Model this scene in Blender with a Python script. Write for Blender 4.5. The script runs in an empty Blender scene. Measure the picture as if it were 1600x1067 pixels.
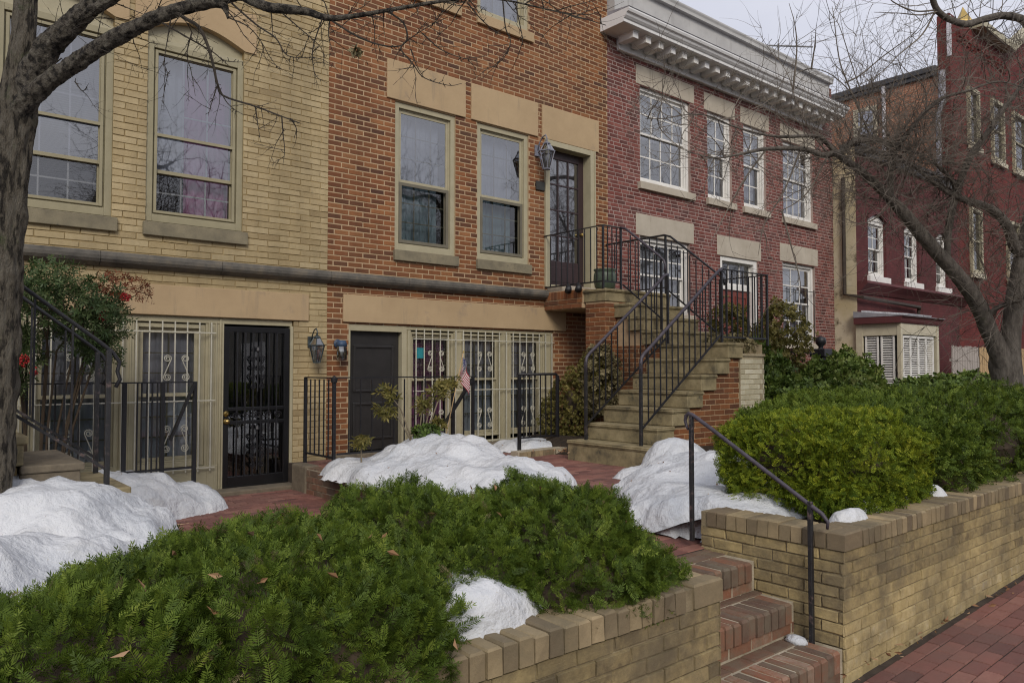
import bpy, math, random
import numpy as np
from mathutils import Vector, Matrix, noise
random.seed(7); RNG = np.random.default_rng(11)
R = math.radians
SC = bpy.context.scene
COL = SC.collection

# ------------------------------------------------------------------ materials
def _n(nt, typ, **kw):
    n = nt.nodes.new(typ)
    for k, v in kw.items():
        setattr(n, k, v)
    return n

def ramp(nt, stops, fac):
    r = _n(nt, 'ShaderNodeValToRGB')
    e = r.color_ramp.elements
    while len(e) > 2: e.remove(e[-1])
    while len(e) < len(stops): e.new(.5)
    for i, (p, c) in enumerate(stops):
        e[i].position = p; e[i].color = (*c, 1)
    nt.links.new(fac, r.inputs['Fac'])
    return r.outputs['Color']

def mixc(nt, fac, a, b, mode='MIX'):
    m = _n(nt, 'ShaderNodeMix', data_type='RGBA', blend_type=mode)
    for sock, v in ((0, fac), (6, a), (7, b)):
        if hasattr(v, 'type') and hasattr(v, 'links'): nt.links.new(v, m.inputs[sock])
        elif sock == 0: m.inputs[0].default_value = v
        else: m.inputs[sock].default_value = (*v, 1)
    return m.outputs[2]

def noise_t(nt, scale, detail=5, rough=.6, stretch=None, coord='Object'):
    tc = _n(nt, 'ShaderNodeTexCoord'); t = _n(nt, 'ShaderNodeTexNoise')
    t.inputs['Scale'].default_value = scale; t.inputs['Detail'].default_value = detail; t.inputs['Roughness'].default_value = rough
    src = tc.outputs[coord]
    if stretch:
        mp = _n(nt, 'ShaderNodeMapping'); mp.inputs['Scale'].default_value = stretch
        nt.links.new(src, mp.inputs['Vector']); src = mp.outputs['Vector']
    nt.links.new(src, t.inputs['Vector'])
    return t.outputs['Fac']

def new_mat(name):
    m = bpy.data.materials.new(name); m.use_nodes = True
    nt = m.node_tree; return m, nt, nt.nodes['Principled BSDF']

def bump(nt, bsdf, fac, strength, dist=.01):
    b = _n(nt, 'ShaderNodeBump'); b.inputs['Strength'].default_value = strength; b.inputs['Distance'].default_value = dist
    nt.links.new(fac, b.inputs['Height']); nt.links.new(b.outputs['Normal'], bsdf.inputs['Normal'])

def M(name, c1, c2=None, rough=.7, scale=4, bstr=.25, bscale=70, metal=0, spec=.35, c3=None, stretch=None, spots=None, bdist=.01, streak=None, hard=None):
    """plain mottled surface: two or three tones by noise, fine bump, optional stain spots"""
    m, nt, b = new_mat(name)
    c2 = c2 or tuple(x*.75 for x in c1)
    st = [(.32, c2), (.66, c1)] if c3 is None else ([(.28, c2), (.5, c1), (.72, c3)] if not hard else [(.41, c2), (.50, c1), (.66, c3)])
    col = ramp(nt, st, noise_t(nt, scale, 6, .65, stretch))
    if spots:
        f = ramp(nt, [(spots[1], (0,0,0)), (spots[1]+.12, (1,1,1))], noise_t(nt, spots[2], 5, .7))
        col = mixc(nt, f, col, spots[0])
    if streak:
        f = ramp(nt, [(streak[1], (0,0,0)), (streak[1]+.16, (.8,.8,.8))], noise_t(nt, streak[2], 6, .7, (1,1,.13)))
        col = mixc(nt, f, col, streak[0])
    nt.links.new(col, b.inputs['Base Color'])
    b.inputs['Roughness'].default_value = rough; b.inputs['Metallic'].default_value = metal
    b.inputs['Specular IOR Level'].default_value = spec
    if bstr: bump(nt, b, noise_t(nt, bscale, 6, .7, stretch), bstr, bdist)
    return m

def tone_mat(name, stops, rough=.8, dirt=None, nscale=40, bstr=.35, spec=.25, var=.35, dscale=1.2, dpos=.55, trans=0, streak=0):
    """colour per brick / leaf from the face attribute 'tone', broken up by noise"""
    m, nt, b = new_mat(name)
    a = _n(nt, 'ShaderNodeAttribute', attribute_name='tone')
    nz = noise_t(nt, nscale, 6, .7)
    ma = _n(nt, 'ShaderNodeMath', operation='MULTIPLY_ADD'); nt.links.new(nz, ma.inputs[0]); ma.inputs[1].default_value = var
    sub = _n(nt, 'ShaderNodeMath', operation='ADD'); nt.links.new(a.outputs['Fac'], sub.inputs[0]); sub.inputs[1].default_value = -var/2
    nt.links.new(sub.outputs[0], ma.inputs[2])
    col = ramp(nt, stops, ma.outputs[0])
    if dirt:
        f = ramp(nt, [(dpos-.12, (0,0,0)), (dpos+.14, (1,1,1))], noise_t(nt, dscale, 7, .7))
        mm = _n(nt, 'ShaderNodeMath', operation='MULTIPLY'); nt.links.new(f, mm.inputs[0]); mm.inputs[1].default_value = dirt[1]
        col = mixc(nt, mm.outputs[0], col, dirt[0])
    if streak:
        f = ramp(nt, [(.40, (1,1,1)), (.70, (1-streak,)*3)], noise_t(nt, 2.6, 7, .7, (1,1,.16)))
        col = mixc(nt, 1., col, f, 'MULTIPLY')
    nt.links.new(col, b.inputs['Base Color']); b.inputs['Roughness'].default_value = rough
    b.inputs['Specular IOR Level'].default_value = spec
    if bstr: bump(nt, b, noise_t(nt, nscale*3, 6, .75), bstr, .004)
    if trans:
        tr = _n(nt, 'ShaderNodeBsdfTranslucent'); nt.links.new(col, tr.inputs['Color'])
        mx = _n(nt, 'ShaderNodeMixShader'); mx.inputs[0].default_value = trans
        nt.links.new(b.outputs[0], mx.inputs[1]); nt.links.new(tr.outputs[0], mx.inputs[2])
        nt.links.new(mx.outputs[0], nt.nodes['Material Output'].inputs['Surface'])
    return m

def glass_mat(name, refl=.3, tint=(.8,.85,.86), wav=.012):
    m, nt, b = new_mat(name); nt.nodes.remove(b)
    t = _n(nt, 'ShaderNodeBsdfTransparent'); t.inputs['Color'].default_value = (*tint, 1)
    g = _n(nt, 'ShaderNodeBsdfGlossy'); g.inputs['Roughness'].default_value = .015
    lw = _n(nt, 'ShaderNodeFresnel'); lw.inputs['IOR'].default_value = 1.5
    ad = _n(nt, 'ShaderNodeMath', operation='ADD', use_clamp=True); nt.links.new(lw.outputs[0], ad.inputs[0]); ad.inputs[1].default_value = refl
    mx = _n(nt, 'ShaderNodeMixShader'); nt.links.new(ad.outputs[0], mx.inputs[0])
    nt.links.new(t.outputs[0], mx.inputs[1]); nt.links.new(g.outputs[0], mx.inputs[2])
    bp = _n(nt, 'ShaderNodeBump'); bp.inputs['Strength'].default_value = .07; bp.inputs['Distance'].default_value = wav
    nt.links.new(noise_t(nt, 2.2, 2, .5), bp.inputs['Height']); nt.links.new(bp.outputs[0], g.inputs['Normal'])
    nt.links.new(mx.outputs[0], nt.nodes['Material Output'].inputs['Surface'])
    return m

def brick_tex_mat(name, c1, c2, mort, axis='X', bw=.22, rh=.07, rough=.85):
    """far brick walls: brick texture in the plane of the wall"""
    m, nt, b = new_mat(name)
    tc = _n(nt, 'ShaderNodeTexCoord'); sx = _n(nt, 'ShaderNodeSeparateXYZ'); cx = _n(nt, 'ShaderNodeCombineXYZ')
    nt.links.new(tc.outputs['Object'], sx.inputs[0]); nt.links.new(sx.outputs[axis], cx.inputs['X']); nt.links.new(sx.outputs['Z'], cx.inputs['Y'])
    t = _n(nt, 'ShaderNodeTexBrick'); nt.links.new(cx.outputs[0], t.inputs['Vector'])
    t.inputs['Color1'].default_value = (*c1,1); t.inputs['Color2'].default_value = (*c2,1); t.inputs['Mortar'].default_value = (*mort,1)
    t.inputs['Scale'].default_value = 1; t.inputs['Brick Width'].default_value = bw; t.inputs['Row Height'].default_value = rh
    t.inputs['Mortar Size'].default_value = .008; t.inputs['Bias'].default_value = -.1
    f = ramp(nt, [(.35, (.72,.72,.72)), (.65, (1.12,1.1,1.08))], noise_t(nt, 1.1, 7, .7))
    col = mixc(nt, 1., t.outputs['Color'], f, 'MULTIPLY')
    nt.links.new(col, b.inputs['Base Color']); b.inputs['Roughness'].default_value = rough
    b.inputs['Specular IOR Level'].default_value = .25
    bump(nt, b, t.outputs['Fac'], -.5, .006)
    return m

MAT = {}
MAT['orange_brick'] = tone_mat('orange_brick', [(.02,(.09,.042,.028)),(.25,(.175,.068,.032)),(.55,(.23,.086,.036)),(.8,(.285,.115,.046)),(1,(.37,.18,.08))], dirt=((.13,.085,.05),.4), dscale=.9, streak=.35)
MAT['orange_mortar'] = M('orange_mortar', (.48,.35,.215), (.36,.255,.155), scale=3, bscale=120, rough=.95)
MAT['yellow_brick'] = tone_mat('yellow_brick', [(0,(.34,.255,.135)),(.35,(.43,.335,.185)),(.65,(.485,.385,.22)),(1,(.55,.455,.285))], dirt=((.34,.27,.16),.55), streak=.28, nscale=22, bstr=.9, var=.6)
MAT['yellow_mortar'] = M('yellow_mortar', (.34,.25,.12), (.17,.125,.06), scale=5, bscale=90, rough=.95)
MAT['red_brick'] = tone_mat('red_brick', [(.02,(.085,.034,.030)),(.35,(.160,.050,.041)),(.65,(.205,.062,.049)),(1,(.27,.105,.085))], dirt=((.24,.15,.14),.3), dscale=1.6, streak=.3)
MAT['red_mortar'] = M('red_mortar', (.42,.33,.295), (.27,.195,.17), scale=2.5, bscale=120, rough=.95)
MAT['wall_brick'] = tone_mat('wall_brick', [(0,(.20,.155,.085)),(.3,(.37,.29,.145)),(.6,(.49,.385,.19)),(.85,(.56,.455,.25)),(1,(.57,.49,.35))], streak=.35, dirt=((.15,.125,.085),.72), nscale=16, dscale=3.2, dpos=.5, bstr=1., var=1.2)
MAT['wall_mortar'] = M('wall_mortar', (.36,.30,.19), (.13,.10,.06), scale=4, bscale=100, rough=.95, bstr=.5)
MAT['cap_brick'] = tone_mat('cap_brick', [(0,(.17,.13,.085)),(.4,(.26,.205,.125)),(.75,(.34,.265,.155)),(1,(.40,.31,.185))], dirt=((.135,.115,.075),.65), nscale=30, dscale=2.5, dpos=.5, bstr=.6, var=.55)
MAT['step_brick'] = tone_mat('step_brick', [(0,(.10,.066,.052)),(.35,(.155,.082,.058)),(.6,(.21,.093,.058)),(.8,(.27,.115,.066)),(1,(.38,.29,.23))], dirt=((.17,.145,.105),.8), nscale=18, dscale=5, dpos=.5, bstr=.6, var=.5)
MAT['step_mortar'] = M('step_mortar', (.50,.44,.34), (.28,.24,.17), scale=6, bscale=100, rough=.95, bstr=.5)
MAT['paver'] = tone_mat('paver', [(0,(.12,.058,.052)),(.4,(.195,.088,.074)),(.7,(.245,.112,.090)),(1,(.31,.16,.125))], dirt=((.15,.10,.085),.6), nscale=20, dscale=1.3, bstr=.5, var=.45)
MAT['paver_joint'] = M('paver_joint', (.075,.058,.045), (.04,.03,.025), scale=9, rough=1)
MAT['cream_brick'] = tone_mat('cream_brick', [(0,(.42,.38,.27)),(.5,(.54,.50,.37)),(1,(.62,.58,.46))], dirt=((.28,.24,.15),.6), nscale=14, dscale=2.2, bstr=.4)
MAT['cream_mortar'] = M('cream_mortar', (.42,.36,.25), (.28,.22,.13), rough=.95)
MAT['lintel'] = M('lintel', (.47,.345,.205), (.40,.29,.17), scale=1.6, bscale=150, rough=.9, spots=((.33,.25,.17),.60,2.2), bstr=.3, streak=((.30,.235,.16),.58,5))
MAT['pale_lintel'] = M('pale_lintel', (.50,.45,.37), (.40,.35,.28), scale=2, bscale=150, rough=.9, spots=((.33,.28,.2),.62,3), bstr=.3, streak=((.30,.26,.2),.58,6))
MAT['sill'] = M('sill', (.26,.225,.15), (.17,.15,.105), scale=6, bscale=120, rough=.95, spots=((.10,.095,.075),.6,7), bstr=.4)
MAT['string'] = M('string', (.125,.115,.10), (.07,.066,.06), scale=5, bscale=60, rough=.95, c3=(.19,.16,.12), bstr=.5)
MAT['cream_paint'] = M('cream_paint', (.42,.38,.26), (.36,.325,.22), scale=5, bscale=90, rough=.55, bstr=.08)
MAT['khaki_paint'] = M('khaki_paint', (.33,.295,.19), (.28,.25,.16), scale=5, bscale=90, rough=.55, bstr=.08)
MAT['pale_cream'] = M('pale_cream', (.56,.51,.38), (.47,.42,.30), scale=5, bscale=90, rough=.5, bstr=.08)
MAT['white_paint'] = M('white_paint', (.78,.765,.73), (.66,.645,.61), scale=4, bscale=80, rough=.5, bstr=.1)
MAT['grey_white'] = M('grey_white', (.76,.755,.75), (.64,.635,.63), scale=2, bscale=60, rough=.6, bstr=.15, spots=((.36,.34,.31),.66,3))
MAT['weathered_white'] = M('weathered_white', (.50,.495,.48), (.40,.395,.385), scale=2, bscale=60, rough=.7, bstr=.2, streak=((.30,.29,.275),.55,5))
MAT['screen_frame'] = M('screen_frame', (.17,.155,.115), (.14,.125,.09), rough=.5, bstr=.05)
MAT['grille'] = M('grille', (.56,.54,.45), (.46,.44,.36), scale=14, bscale=90, rough=.5, bstr=.15)
MAT['iron'] = M('iron', (.016,.016,.020), (.009,.009,.011), scale=20, bscale=130, rough=.42, spec=.5, bstr=.35, spots=((.06,.04,.03),.68,22))
MAT['worn_iron'] = M('worn_iron', (.022,.022,.025), (.012,.012,.014), scale=20, bscale=130, rough=.5, spec=.5, bstr=.4, spots=((.13,.09,.085),.56,16))
MAT['purple_iron'] = M('purple_iron', (.075,.062,.080), (.035,.03,.04), scale=14, bscale=130, rough=.45, spec=.5, bstr=.3)
MAT['black_door'] = M('black_door', (.012,.012,.014), (.008,.008,.009), scale=6, rough=.3, spec=.5, bstr=.05)
MAT['dark_door'] = M('dark_door', (.032,.030,.030), (.022,.021,.021), scale=6, rough=.38, spec=.5, bstr=.06)
MAT['brown_door'] = M('brown_door', (.05,.032,.034), (.035,.022,.024), scale=8, rough=.4, bstr=.1, stretch=(1,1,.15))
MAT['brass'] = M('brass', (.65,.47,.18), (.5,.35,.12), rough=.28, metal=1, bstr=.05)
MAT['stone'] = M('stone', (.25,.205,.115), (.10,.086,.058), scale=5, bscale=60, rough=.92, c3=(.36,.30,.18), spots=((.055,.055,.042),.585,4.5), bstr=.55)
MAT['grey_stone'] = M('grey_stone', (.21,.175,.125), (.12,.10,.075), scale=7, bscale=50, rough=.95, bstr=.6)
MAT['concrete'] = M('concrete', (.27,.25,.21), (.19,.17,.14), scale=4, bscale=80, rough=.95)
MAT['soil'] = M('soil', (.06,.042,.028), (.03,.022,.015), scale=12, bscale=40, rough=1, bstr=1, bdist=.03)
MAT['asphalt'] = M('asphalt', (.05,.05,.05), (.035,.035,.036), scale=3, bscale=150, rough=.9, bstr=.4)
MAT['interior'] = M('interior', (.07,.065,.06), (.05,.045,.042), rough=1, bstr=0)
MAT['bark_left'] = M('bark_left', (.165,.142,.108), (.034,.029,.023), scale=26, bscale=30, rough=1, c3=(.21,.19,.155), stretch=(1,1,.24), spots=((.10,.115,.055),.60,6), bstr=1., bdist=.12, hard=1)
MAT['bark_limb'] = M('bark_limb', (.14,.122,.098), (.032,.028,.024), scale=24, bscale=30, rough=1, c3=(.23,.21,.17), stretch=(1,1,.8), spots=((.11,.125,.065),.60,6), bstr=1., bdist=.1, hard=1)
MAT['bark_right'] = M('bark_right', (.185,.165,.142), (.07,.06,.052), scale=20, bscale=26, rough=1, stretch=(1,1,.3), spots=((.10,.105,.06),.64,4), bstr=.9, bdist=.03)
MAT['twig_left'] = M('twig_left', (.055,.045,.035), (.03,.025,.02), scale=10, rough=.95, bstr=0)
MAT['twig_right'] = M('twig_right', (.20,.172,.142), (.085,.072,.06), scale=2.5, rough=.95, bstr=0)
MAT['yew'] = tone_mat('yew', [(0,(.030,.052,.008)),(.35,(.064,.104,.013)),(.7,(.115,.165,.020)),(1,(.20,.25,.04))], rough=.6, spec=.2, bstr=0, var=.2, nscale=6, trans=.12)
MAT['yew_bright'] = tone_mat('yew_bright', [(0,(.05,.085,.010)),(.4,(.14,.19,.016)),(.75,(.235,.27,.02)),(1,(.33,.335,.035))], rough=.6, spec=.15, bstr=0, var=.25, nscale=4, trans=.15)
MAT['shrub'] = tone_mat('shrub', [(0,(.045,.075,.016)),(.4,(.10,.155,.030)),(.75,(.17,.22,.05)),(1,(.27,.28,.10))], rough=.55, spec=.25, bstr=0, var=.2, nscale=6, trans=.15)
MAT['olive_leaf'] = tone_mat('olive_leaf', [(0,(.07,.075,.02)),(.5,(.15,.135,.035)),(1,(.27,.22,.07))], rough=.55, bstr=0, var=.2, nscale=6, trans=.15)
MAT['dry_leaf'] = tone_mat('dry_leaf', [(0,(.10,.085,.04)),(.5,(.20,.17,.085)),(1,(.32,.27,.15))], rough=.7, bstr=0, var=.2, nscale=8, trans=.15)
MAT['nandina'] = tone_mat('nandina', [(0,(.028,.05,.018)),(.45,(.06,.10,.035)),(.8,(.115,.15,.06)),(1,(.17,.20,.10))], rough=.45, bstr=0, var=.2, nscale=6, trans=.15)
MAT['red_leaf'] = tone_mat('red_leaf', [(0,(.10,.03,.015)),(1,(.26,.08,.035))], rough=.6, bstr=0)
MAT['berry'] = M('berry', (.42,.012,.012), (.25,.006,.008), rough=.3, bstr=0, spec=.5)
MAT['stem'] = M('stem', (.085,.062,.042), (.045,.034,.024), rough=.95, bstr=0)
MAT['pale_stem'] = M('pale_stem', (.25,.21,.15), (.16,.13,.09), rough=.95, bstr=0)
MAT['brown_leaf'] = tone_mat('brown_leaf', [(0,(.16,.08,.04)),(.6,(.30,.17,.09)),(1,(.42,.29,.18))], rough=.8, bstr=0)
def snow_mat():
    m, nt, b = new_mat('snow')
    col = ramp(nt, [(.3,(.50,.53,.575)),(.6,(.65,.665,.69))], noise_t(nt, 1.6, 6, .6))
    f = ramp(nt, [(.66,(0,0,0)),(.76,(1,1,1))], noise_t(nt, 42, 4, .65))
    col = mixc(nt, f, col, (.40,.37,.33))
    f = ramp(nt, [(.55,(0,0,0)),(.75,(.5,.5,.5))], noise_t(nt, 3.3, 7, .7))
    col = mixc(nt, f, col, (.50,.49,.47))
    nt.links.new(col, b.inputs['Base Color']); b.inputs['Roughness'].default_value = .75
    b.inputs['Specular IOR Level'].default_value = .25
    b.inputs['Subsurface Weight'].default_value = 0; b.inputs['Subsurface Radius'].default_value = (.03,.04,.05); b.inputs['Subsurface Scale'].default_value = .3
    h = _n(nt, 'ShaderNodeMath', operation='ADD'); nt.links.new(noise_t(nt, 11, 6, .6), h.inputs[0])
    nt.links.new(noise_t(nt, 3.2, 3, .6), h.inputs[1])
    bump(nt, b, h.outputs[0], .55, .09)
    return m
MAT['snow'] = snow_mat()
MAT['glass'] = glass_mat('glass', .26, (.72,.76,.76))
MAT['glass_low'] = glass_mat('glass_low', .09, (.72,.78,.8))
MAT['glass_dim'] = glass_mat('glass_dim', .13, (.8,.82,.84))
MAT['glass_sky'] = glass_mat('glass_sky', .27, (.66,.7,.82))
MAT['lamp_glass'] = glass_mat('lamp_glass', .28, (.7,.74,.8))
MAT['curtain_white'] = M('curtain_white', (.72,.74,.70), (.55,.57,.54), scale=3, rough=.95, bstr=.1)
MAT['curtain_blue'] = M('curtain_blue', (.42,.53,.56), (.3,.38,.41), scale=3, rough=.95, bstr=.1)
MAT['curtain_purple'] = M('curtain_purple', (.75,.28,.52), (.5,.17,.34), scale=2, rough=.95, bstr=.1)
MAT['curtain_net'] = M('curtain_net', (.8,.8,.86), (.6,.6,.66), scale=3, rough=.95, bstr=.1)
MAT['curtain_grey'] = M('curtain_grey', (.24,.22,.26), (.17,.16,.19), scale=2, rough=.95, bstr=.1)
MAT['blind'] = M('blind', (.55,.55,.58), (.48,.48,.51), rough=.7, bstr=0)
MAT['verdigris'] = M('verdigris', (.27,.28,.34), (.16,.16,.19), scale=10, rough=.55, metal=.3, bstr=.3)
MAT['copper'] = M('copper', (.12,.155,.17), (.05,.05,.045), scale=14, rough=.5, metal=.7, bstr=.3)
MAT['blue_metal'] = M('blue_metal', (.045,.085,.16), (.03,.05,.09), scale=10, rough=.45, bstr=.2)
MAT['candle'] = M('candle', (.6,.58,.5), (.5,.48,.4), rough=.6, bstr=0)
MAT['plaque'] = M('plaque', (.045,.045,.04), (.03,.03,.028), rough=.6, bstr=.2)
MAT['pot'] = M('pot', (.10,.135,.095), (.055,.075,.05), scale=7, rough=.35, spots=((.22,.25,.2),.6,9), bstr=.3)
MAT['maroon'] = M('maroon', (.115,.033,.034), (.085,.025,.026), scale=2, bscale=60, rough=.7, bstr=.3)
MAT['maroon_door'] = M('maroon_door', (.13,.024,.026), (.09,.018,.02), scale=4, rough=.6, bstr=.15, spots=((.42,.34,.30),.72,5))
MAT['red_door'] = M('red_door', (.20,.05,.035), (.15,.035,.025), rough=.5, bstr=.1)
MAT['stucco'] = M('stucco', (.58,.51,.37), (.45,.37,.22), scale=1.5, bscale=40, rough=.95, spots=((.10,.08,.05),.56,2.2), bstr=.5)
MAT['drain_brown'] = M('drain_brown', (.055,.04,.03), (.035,.026,.02), rough=.6, bstr=.2)
MAT['drain_white'] = M('drain_white', (.62,.60,.62), (.5,.48,.5), scale=6, rough=.6, bstr=.2)
MAT['drain_grey'] = M('drain_grey', (.34,.33,.36), (.2,.2,.22), scale=5, rough=.6, bstr=.3)
MAT['roof_dark'] = M('roof_dark', (.075,.075,.08), (.05,.05,.055), rough=.8, bstr=.3)
MAT['maroon_brick'] = brick_tex_mat('maroon_brick', (.120,.036,.037), (.098,.030,.032), (.088,.027,.028))
MAT['tall_front'] = brick_tex_mat('tall_front', (.165,.036,.030), (.125,.027,.025), (.10,.022,.02))
MAT['tall_side'] = brick_tex_mat('tall_side', (.40,.18,.105), (.31,.125,.075), (.42,.30,.21), axis='Y')
MAT['grey_wood'] = M('grey_wood', (.45,.40,.36), (.32,.285,.26), scale=6, rough=.9, stretch=(8,8,.5), bscale=8, bstr=.4)
MAT['tan_wood'] = M('tan_wood', (.55,.38,.20), (.40,.27,.14), scale=6, rough=.85, stretch=(8,8,.5), bscale=8, bstr=.4)
MAT['teal'] = M('teal', (.03,.28,.33), (.03,.24,.28), rough=.5, bstr=0)
MAT['flag_red'] = M('flag_red', (.35,.02,.035), rough=.8, bstr=0)
MAT['flag_white'] = M('flag_white', (.65,.63,.62), rough=.8, bstr=0)
MAT['flag_blue'] = M('flag_blue', (.025,.03,.12), rough=.8, bstr=0)
MAT['aluminium'] = M('aluminium', (.20,.20,.21), (.15,.15,.16), rough=.6, metal=0, bstr=0)
MAT['gold'] = M('gold', (.45,.33,.12), (.35,.25,.08), rough=.4, metal=.5, bstr=0)

# ------------------------------------------------------------------ mesh helpers
class MB:
    def __init__(s): s.v, s.f, s.t, s.m, s.cur = [], [], [], [], 0
    def face(s, pts, tone=.5):
        b = len(s.v); s.v.extend(pts); s.f.append(tuple(range(b, b+len(pts)))); s.t.append(tone); s.m.append(s.cur)
    def add(s, vs, fs, tone=.5):
        b = len(s.v); s.v.extend(vs)
        for f in fs: s.f.append(tuple(i+b for i in f)); s.t.append(tone); s.m.append(s.cur)
    def box(s, x0, x1, y0, y1, z0, z1, tone=.5, mtx=None, skip=''):
        vs = [(x0,y0,z0),(x1,y0,z0),(x1,y1,z0),(x0,y1,z0),(x0,y0,z1),(x1,y0,z1),(x1,y1,z1),(x0,y1,z1)]
        if mtx is not None: vs = [tuple(mtx @ Vector(p)) for p in vs]
        fs = {'b':(0,3,2,1),'t':(4,5,6,7),'f':(0,1,5,4),'k':(2,3,7,6),'l':(0,4,7,3),'r':(1,2,6,5)}
        s.add(vs, [f for k, f in fs.items() if k not in skip], tone)
    def bar(s, a, b, w, h=None, up=(0,0,1)):
        """rectangular bar from a to b, w wide, h deep"""
        a, b = Vector(a), Vector(b); h = h or w
        d = (b-a).normalized(); u = Vector(up)
        if abs(d.dot(u)) > .95: u = Vector((1,0,0))
        r = d.cross(u).normalized()*w/2; t = r.cross(d).normalized()*h/2
        vs = [tuple(p+x) for p in (a,b) for x in (-r-t, r-t, r+t, -r+t)]
        s.add(vs, [(0,1,2,3),(7,6,5,4),(0,4,5,1),(1,5,6,2),(2,6,7,3),(3,7,4,0)])
    def tube(s, pts, rad, n=6, caps=True, tone=.5, wob=None):
        pts = [Vector(p) for p in pts]; N = len(pts)
        if isinstance(rad, (int, float)): rad = [rad]*N
        ref = None; base = len(s.v)
        for i, p in enumerate(pts):
            d = (pts[min(i+1,N-1)] - pts[max(i-1,0)])
            if d.length < 1e-7: d = Vector((0,0,1))
            d.normalize()
            if ref is None: ref = Vector((1,0,0)) if abs(d.x) < .8 else Vector((0,1,0))
            ref = (ref - d*ref.dot(d))
            if ref.length < 1e-4: ref = d.orthogonal()
            ref.normalize(); b = d.cross(ref)
            for k in range(n):
                a = 2*math.pi*k/n; q = ref*math.cos(a) + b*math.sin(a); r = rad[i]
                if wob: r *= wob(p, q)
                s.v.append(tuple(p + q*r))
        for i in range(N-1):
            for k in range(n):
                a0 = base+i*n+k; a1 = base+i*n+(k+1)%n
                s.f.append((a0, a1, a1+n, a0+n)); s.t.append(tone); s.m.append(s.cur)
        if caps:
            s.f.append(tuple(base+k for k in range(n))[::-1]); s.t.append(tone); s.m.append(s.cur)
            s.f.append(tuple(base+(N-1)*n+k for k in range(n))); s.t.append(tone); s.m.append(s.cur)
    def lathe(s, prof, cx, cy, n=16, tone=.5, twist=0):
        base = len(s.v)
        for r, z in prof:
            for k in range(n):
                a = 2*math.pi*k/n + twist; s.v.append((cx+r*math.cos(a), cy+r*math.sin(a), z))
        for i in range(len(prof)-1):
            for k in range(n):
                a0 = base+i*n+k; a1 = base+i*n+(k+1)%n
                s.f.append((a0, a1, a1+n, a0+n)); s.t.append(tone); s.m.append(s.cur)
    def prism(s, poly, axis, lo, hi, tone=.5):
        """2-D outline swept along axis ('x': poly is (y,z), 'y': (x,z), 'z': (x,y))"""
        def P(p, w): return {'x':(w,p[0],p[1]), 'y':(p[0],w,p[1]), 'z':(p[0],p[1],w)}[axis]
        n = len(poly); b = len(s.v)
        s.v.extend([P(p, lo) for p in poly] + [P(p, hi) for p in poly])
        fs = [(b+i, b+(i+1)%n, b+n+(i+1)%n, b+n+i) for i in range(n)] + [tuple(b+i for i in range(n))[::-1], tuple(b+n+i for i in range(n))]
        for f in fs: s.f.append(f); s.t.append(tone); s.m.append(s.cur)
    def build(s, name, mat, parent=None, smooth=False, recalc=True, bevel=0):
        me = bpy.data.meshes.new(name); me.from_pydata(s.v, [], s.f)
        mats = mat if isinstance(mat, (list, tuple)) else [mat]
        for q in mats: me.materials.append(MAT[q] if isinstance(q, str) else q)
        if len(mats) > 1: me.polygons.foreach_set('material_index', s.m)
        a = me.attributes.new('tone', 'FLOAT', 'FACE'); a.data.foreach_set('value', s.t)
        if smooth: me.polygons.foreach_set('use_smooth', [True]*len(me.polygons))
        if recalc:
            import bmesh
            bm = bmesh.new(); bm.from_mesh(me); bmesh.ops.recalc_face_normals(bm, faces=bm.faces); bm.to_mesh(me); bm.free()
        me.update()
        o = bpy.data.objects.new(name, me); link(o, parent)
        if bevel:
            bv = o.modifiers.new('bevel', 'BEVEL'); bv.width = bevel; bv.segments = 2; bv.limit_method = 'ANGLE'
        return o

def link(o, parent=None):
    COL.objects.link(o)
    if parent is not None:
        o.parent = parent
        if parent.parent is None: o.matrix_parent_inverse = Matrix.Translation(-parent.location)   # parts keep world coordinates

def tag(o, label, cat, group=None, kind=None):
    o['label'] = label; o['category'] = cat
    if group: o['group'] = group
    if kind: o['kind'] = kind
    return o
def thing(name, label, cat, loc, group=None):
    o = bpy.data.objects.new(name, None); o.empty_display_size = .2; COL.objects.link(o); o.location = loc
    return tag(o, label, cat, group)
def structure(o): o['kind'] = 'structure'; return o
def stuff(o, label=None): 
    o['kind'] = 'stuff'
    if label: o['label'] = label
    return o

def np_mesh(name, V, F, tones, mat, parent=None, smooth=False):
    """V (n,3), F (m,k) index array, tones (m,)"""
    me = bpy.data.meshes.new(name); m, k = F.shape
    me.vertices.add(len(V)); me.vertices.foreach_set('co', np.ascontiguousarray(V, np.float32).ravel())
    me.loops.add(m*k); me.loops.foreach_set('vertex_index', np.ascontiguousarray(F, np.int32).ravel())
    me.polygons.add(m); me.polygons.foreach_set('loop_start', np.arange(0, m*k, k, dtype=np.int32))
    if smooth: me.polygons.foreach_set('use_smooth', np.ones(m, bool))
    me.update(calc_edges=True); me.validate()
    a = me.attributes.new('tone', 'FLOAT', 'FACE'); a.data.foreach_set('value', np.ascontiguousarray(tones, np.float32))
    me.materials.append(MAT[mat]); o = bpy.data.objects.new(name, me); link(o, parent); return o

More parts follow.
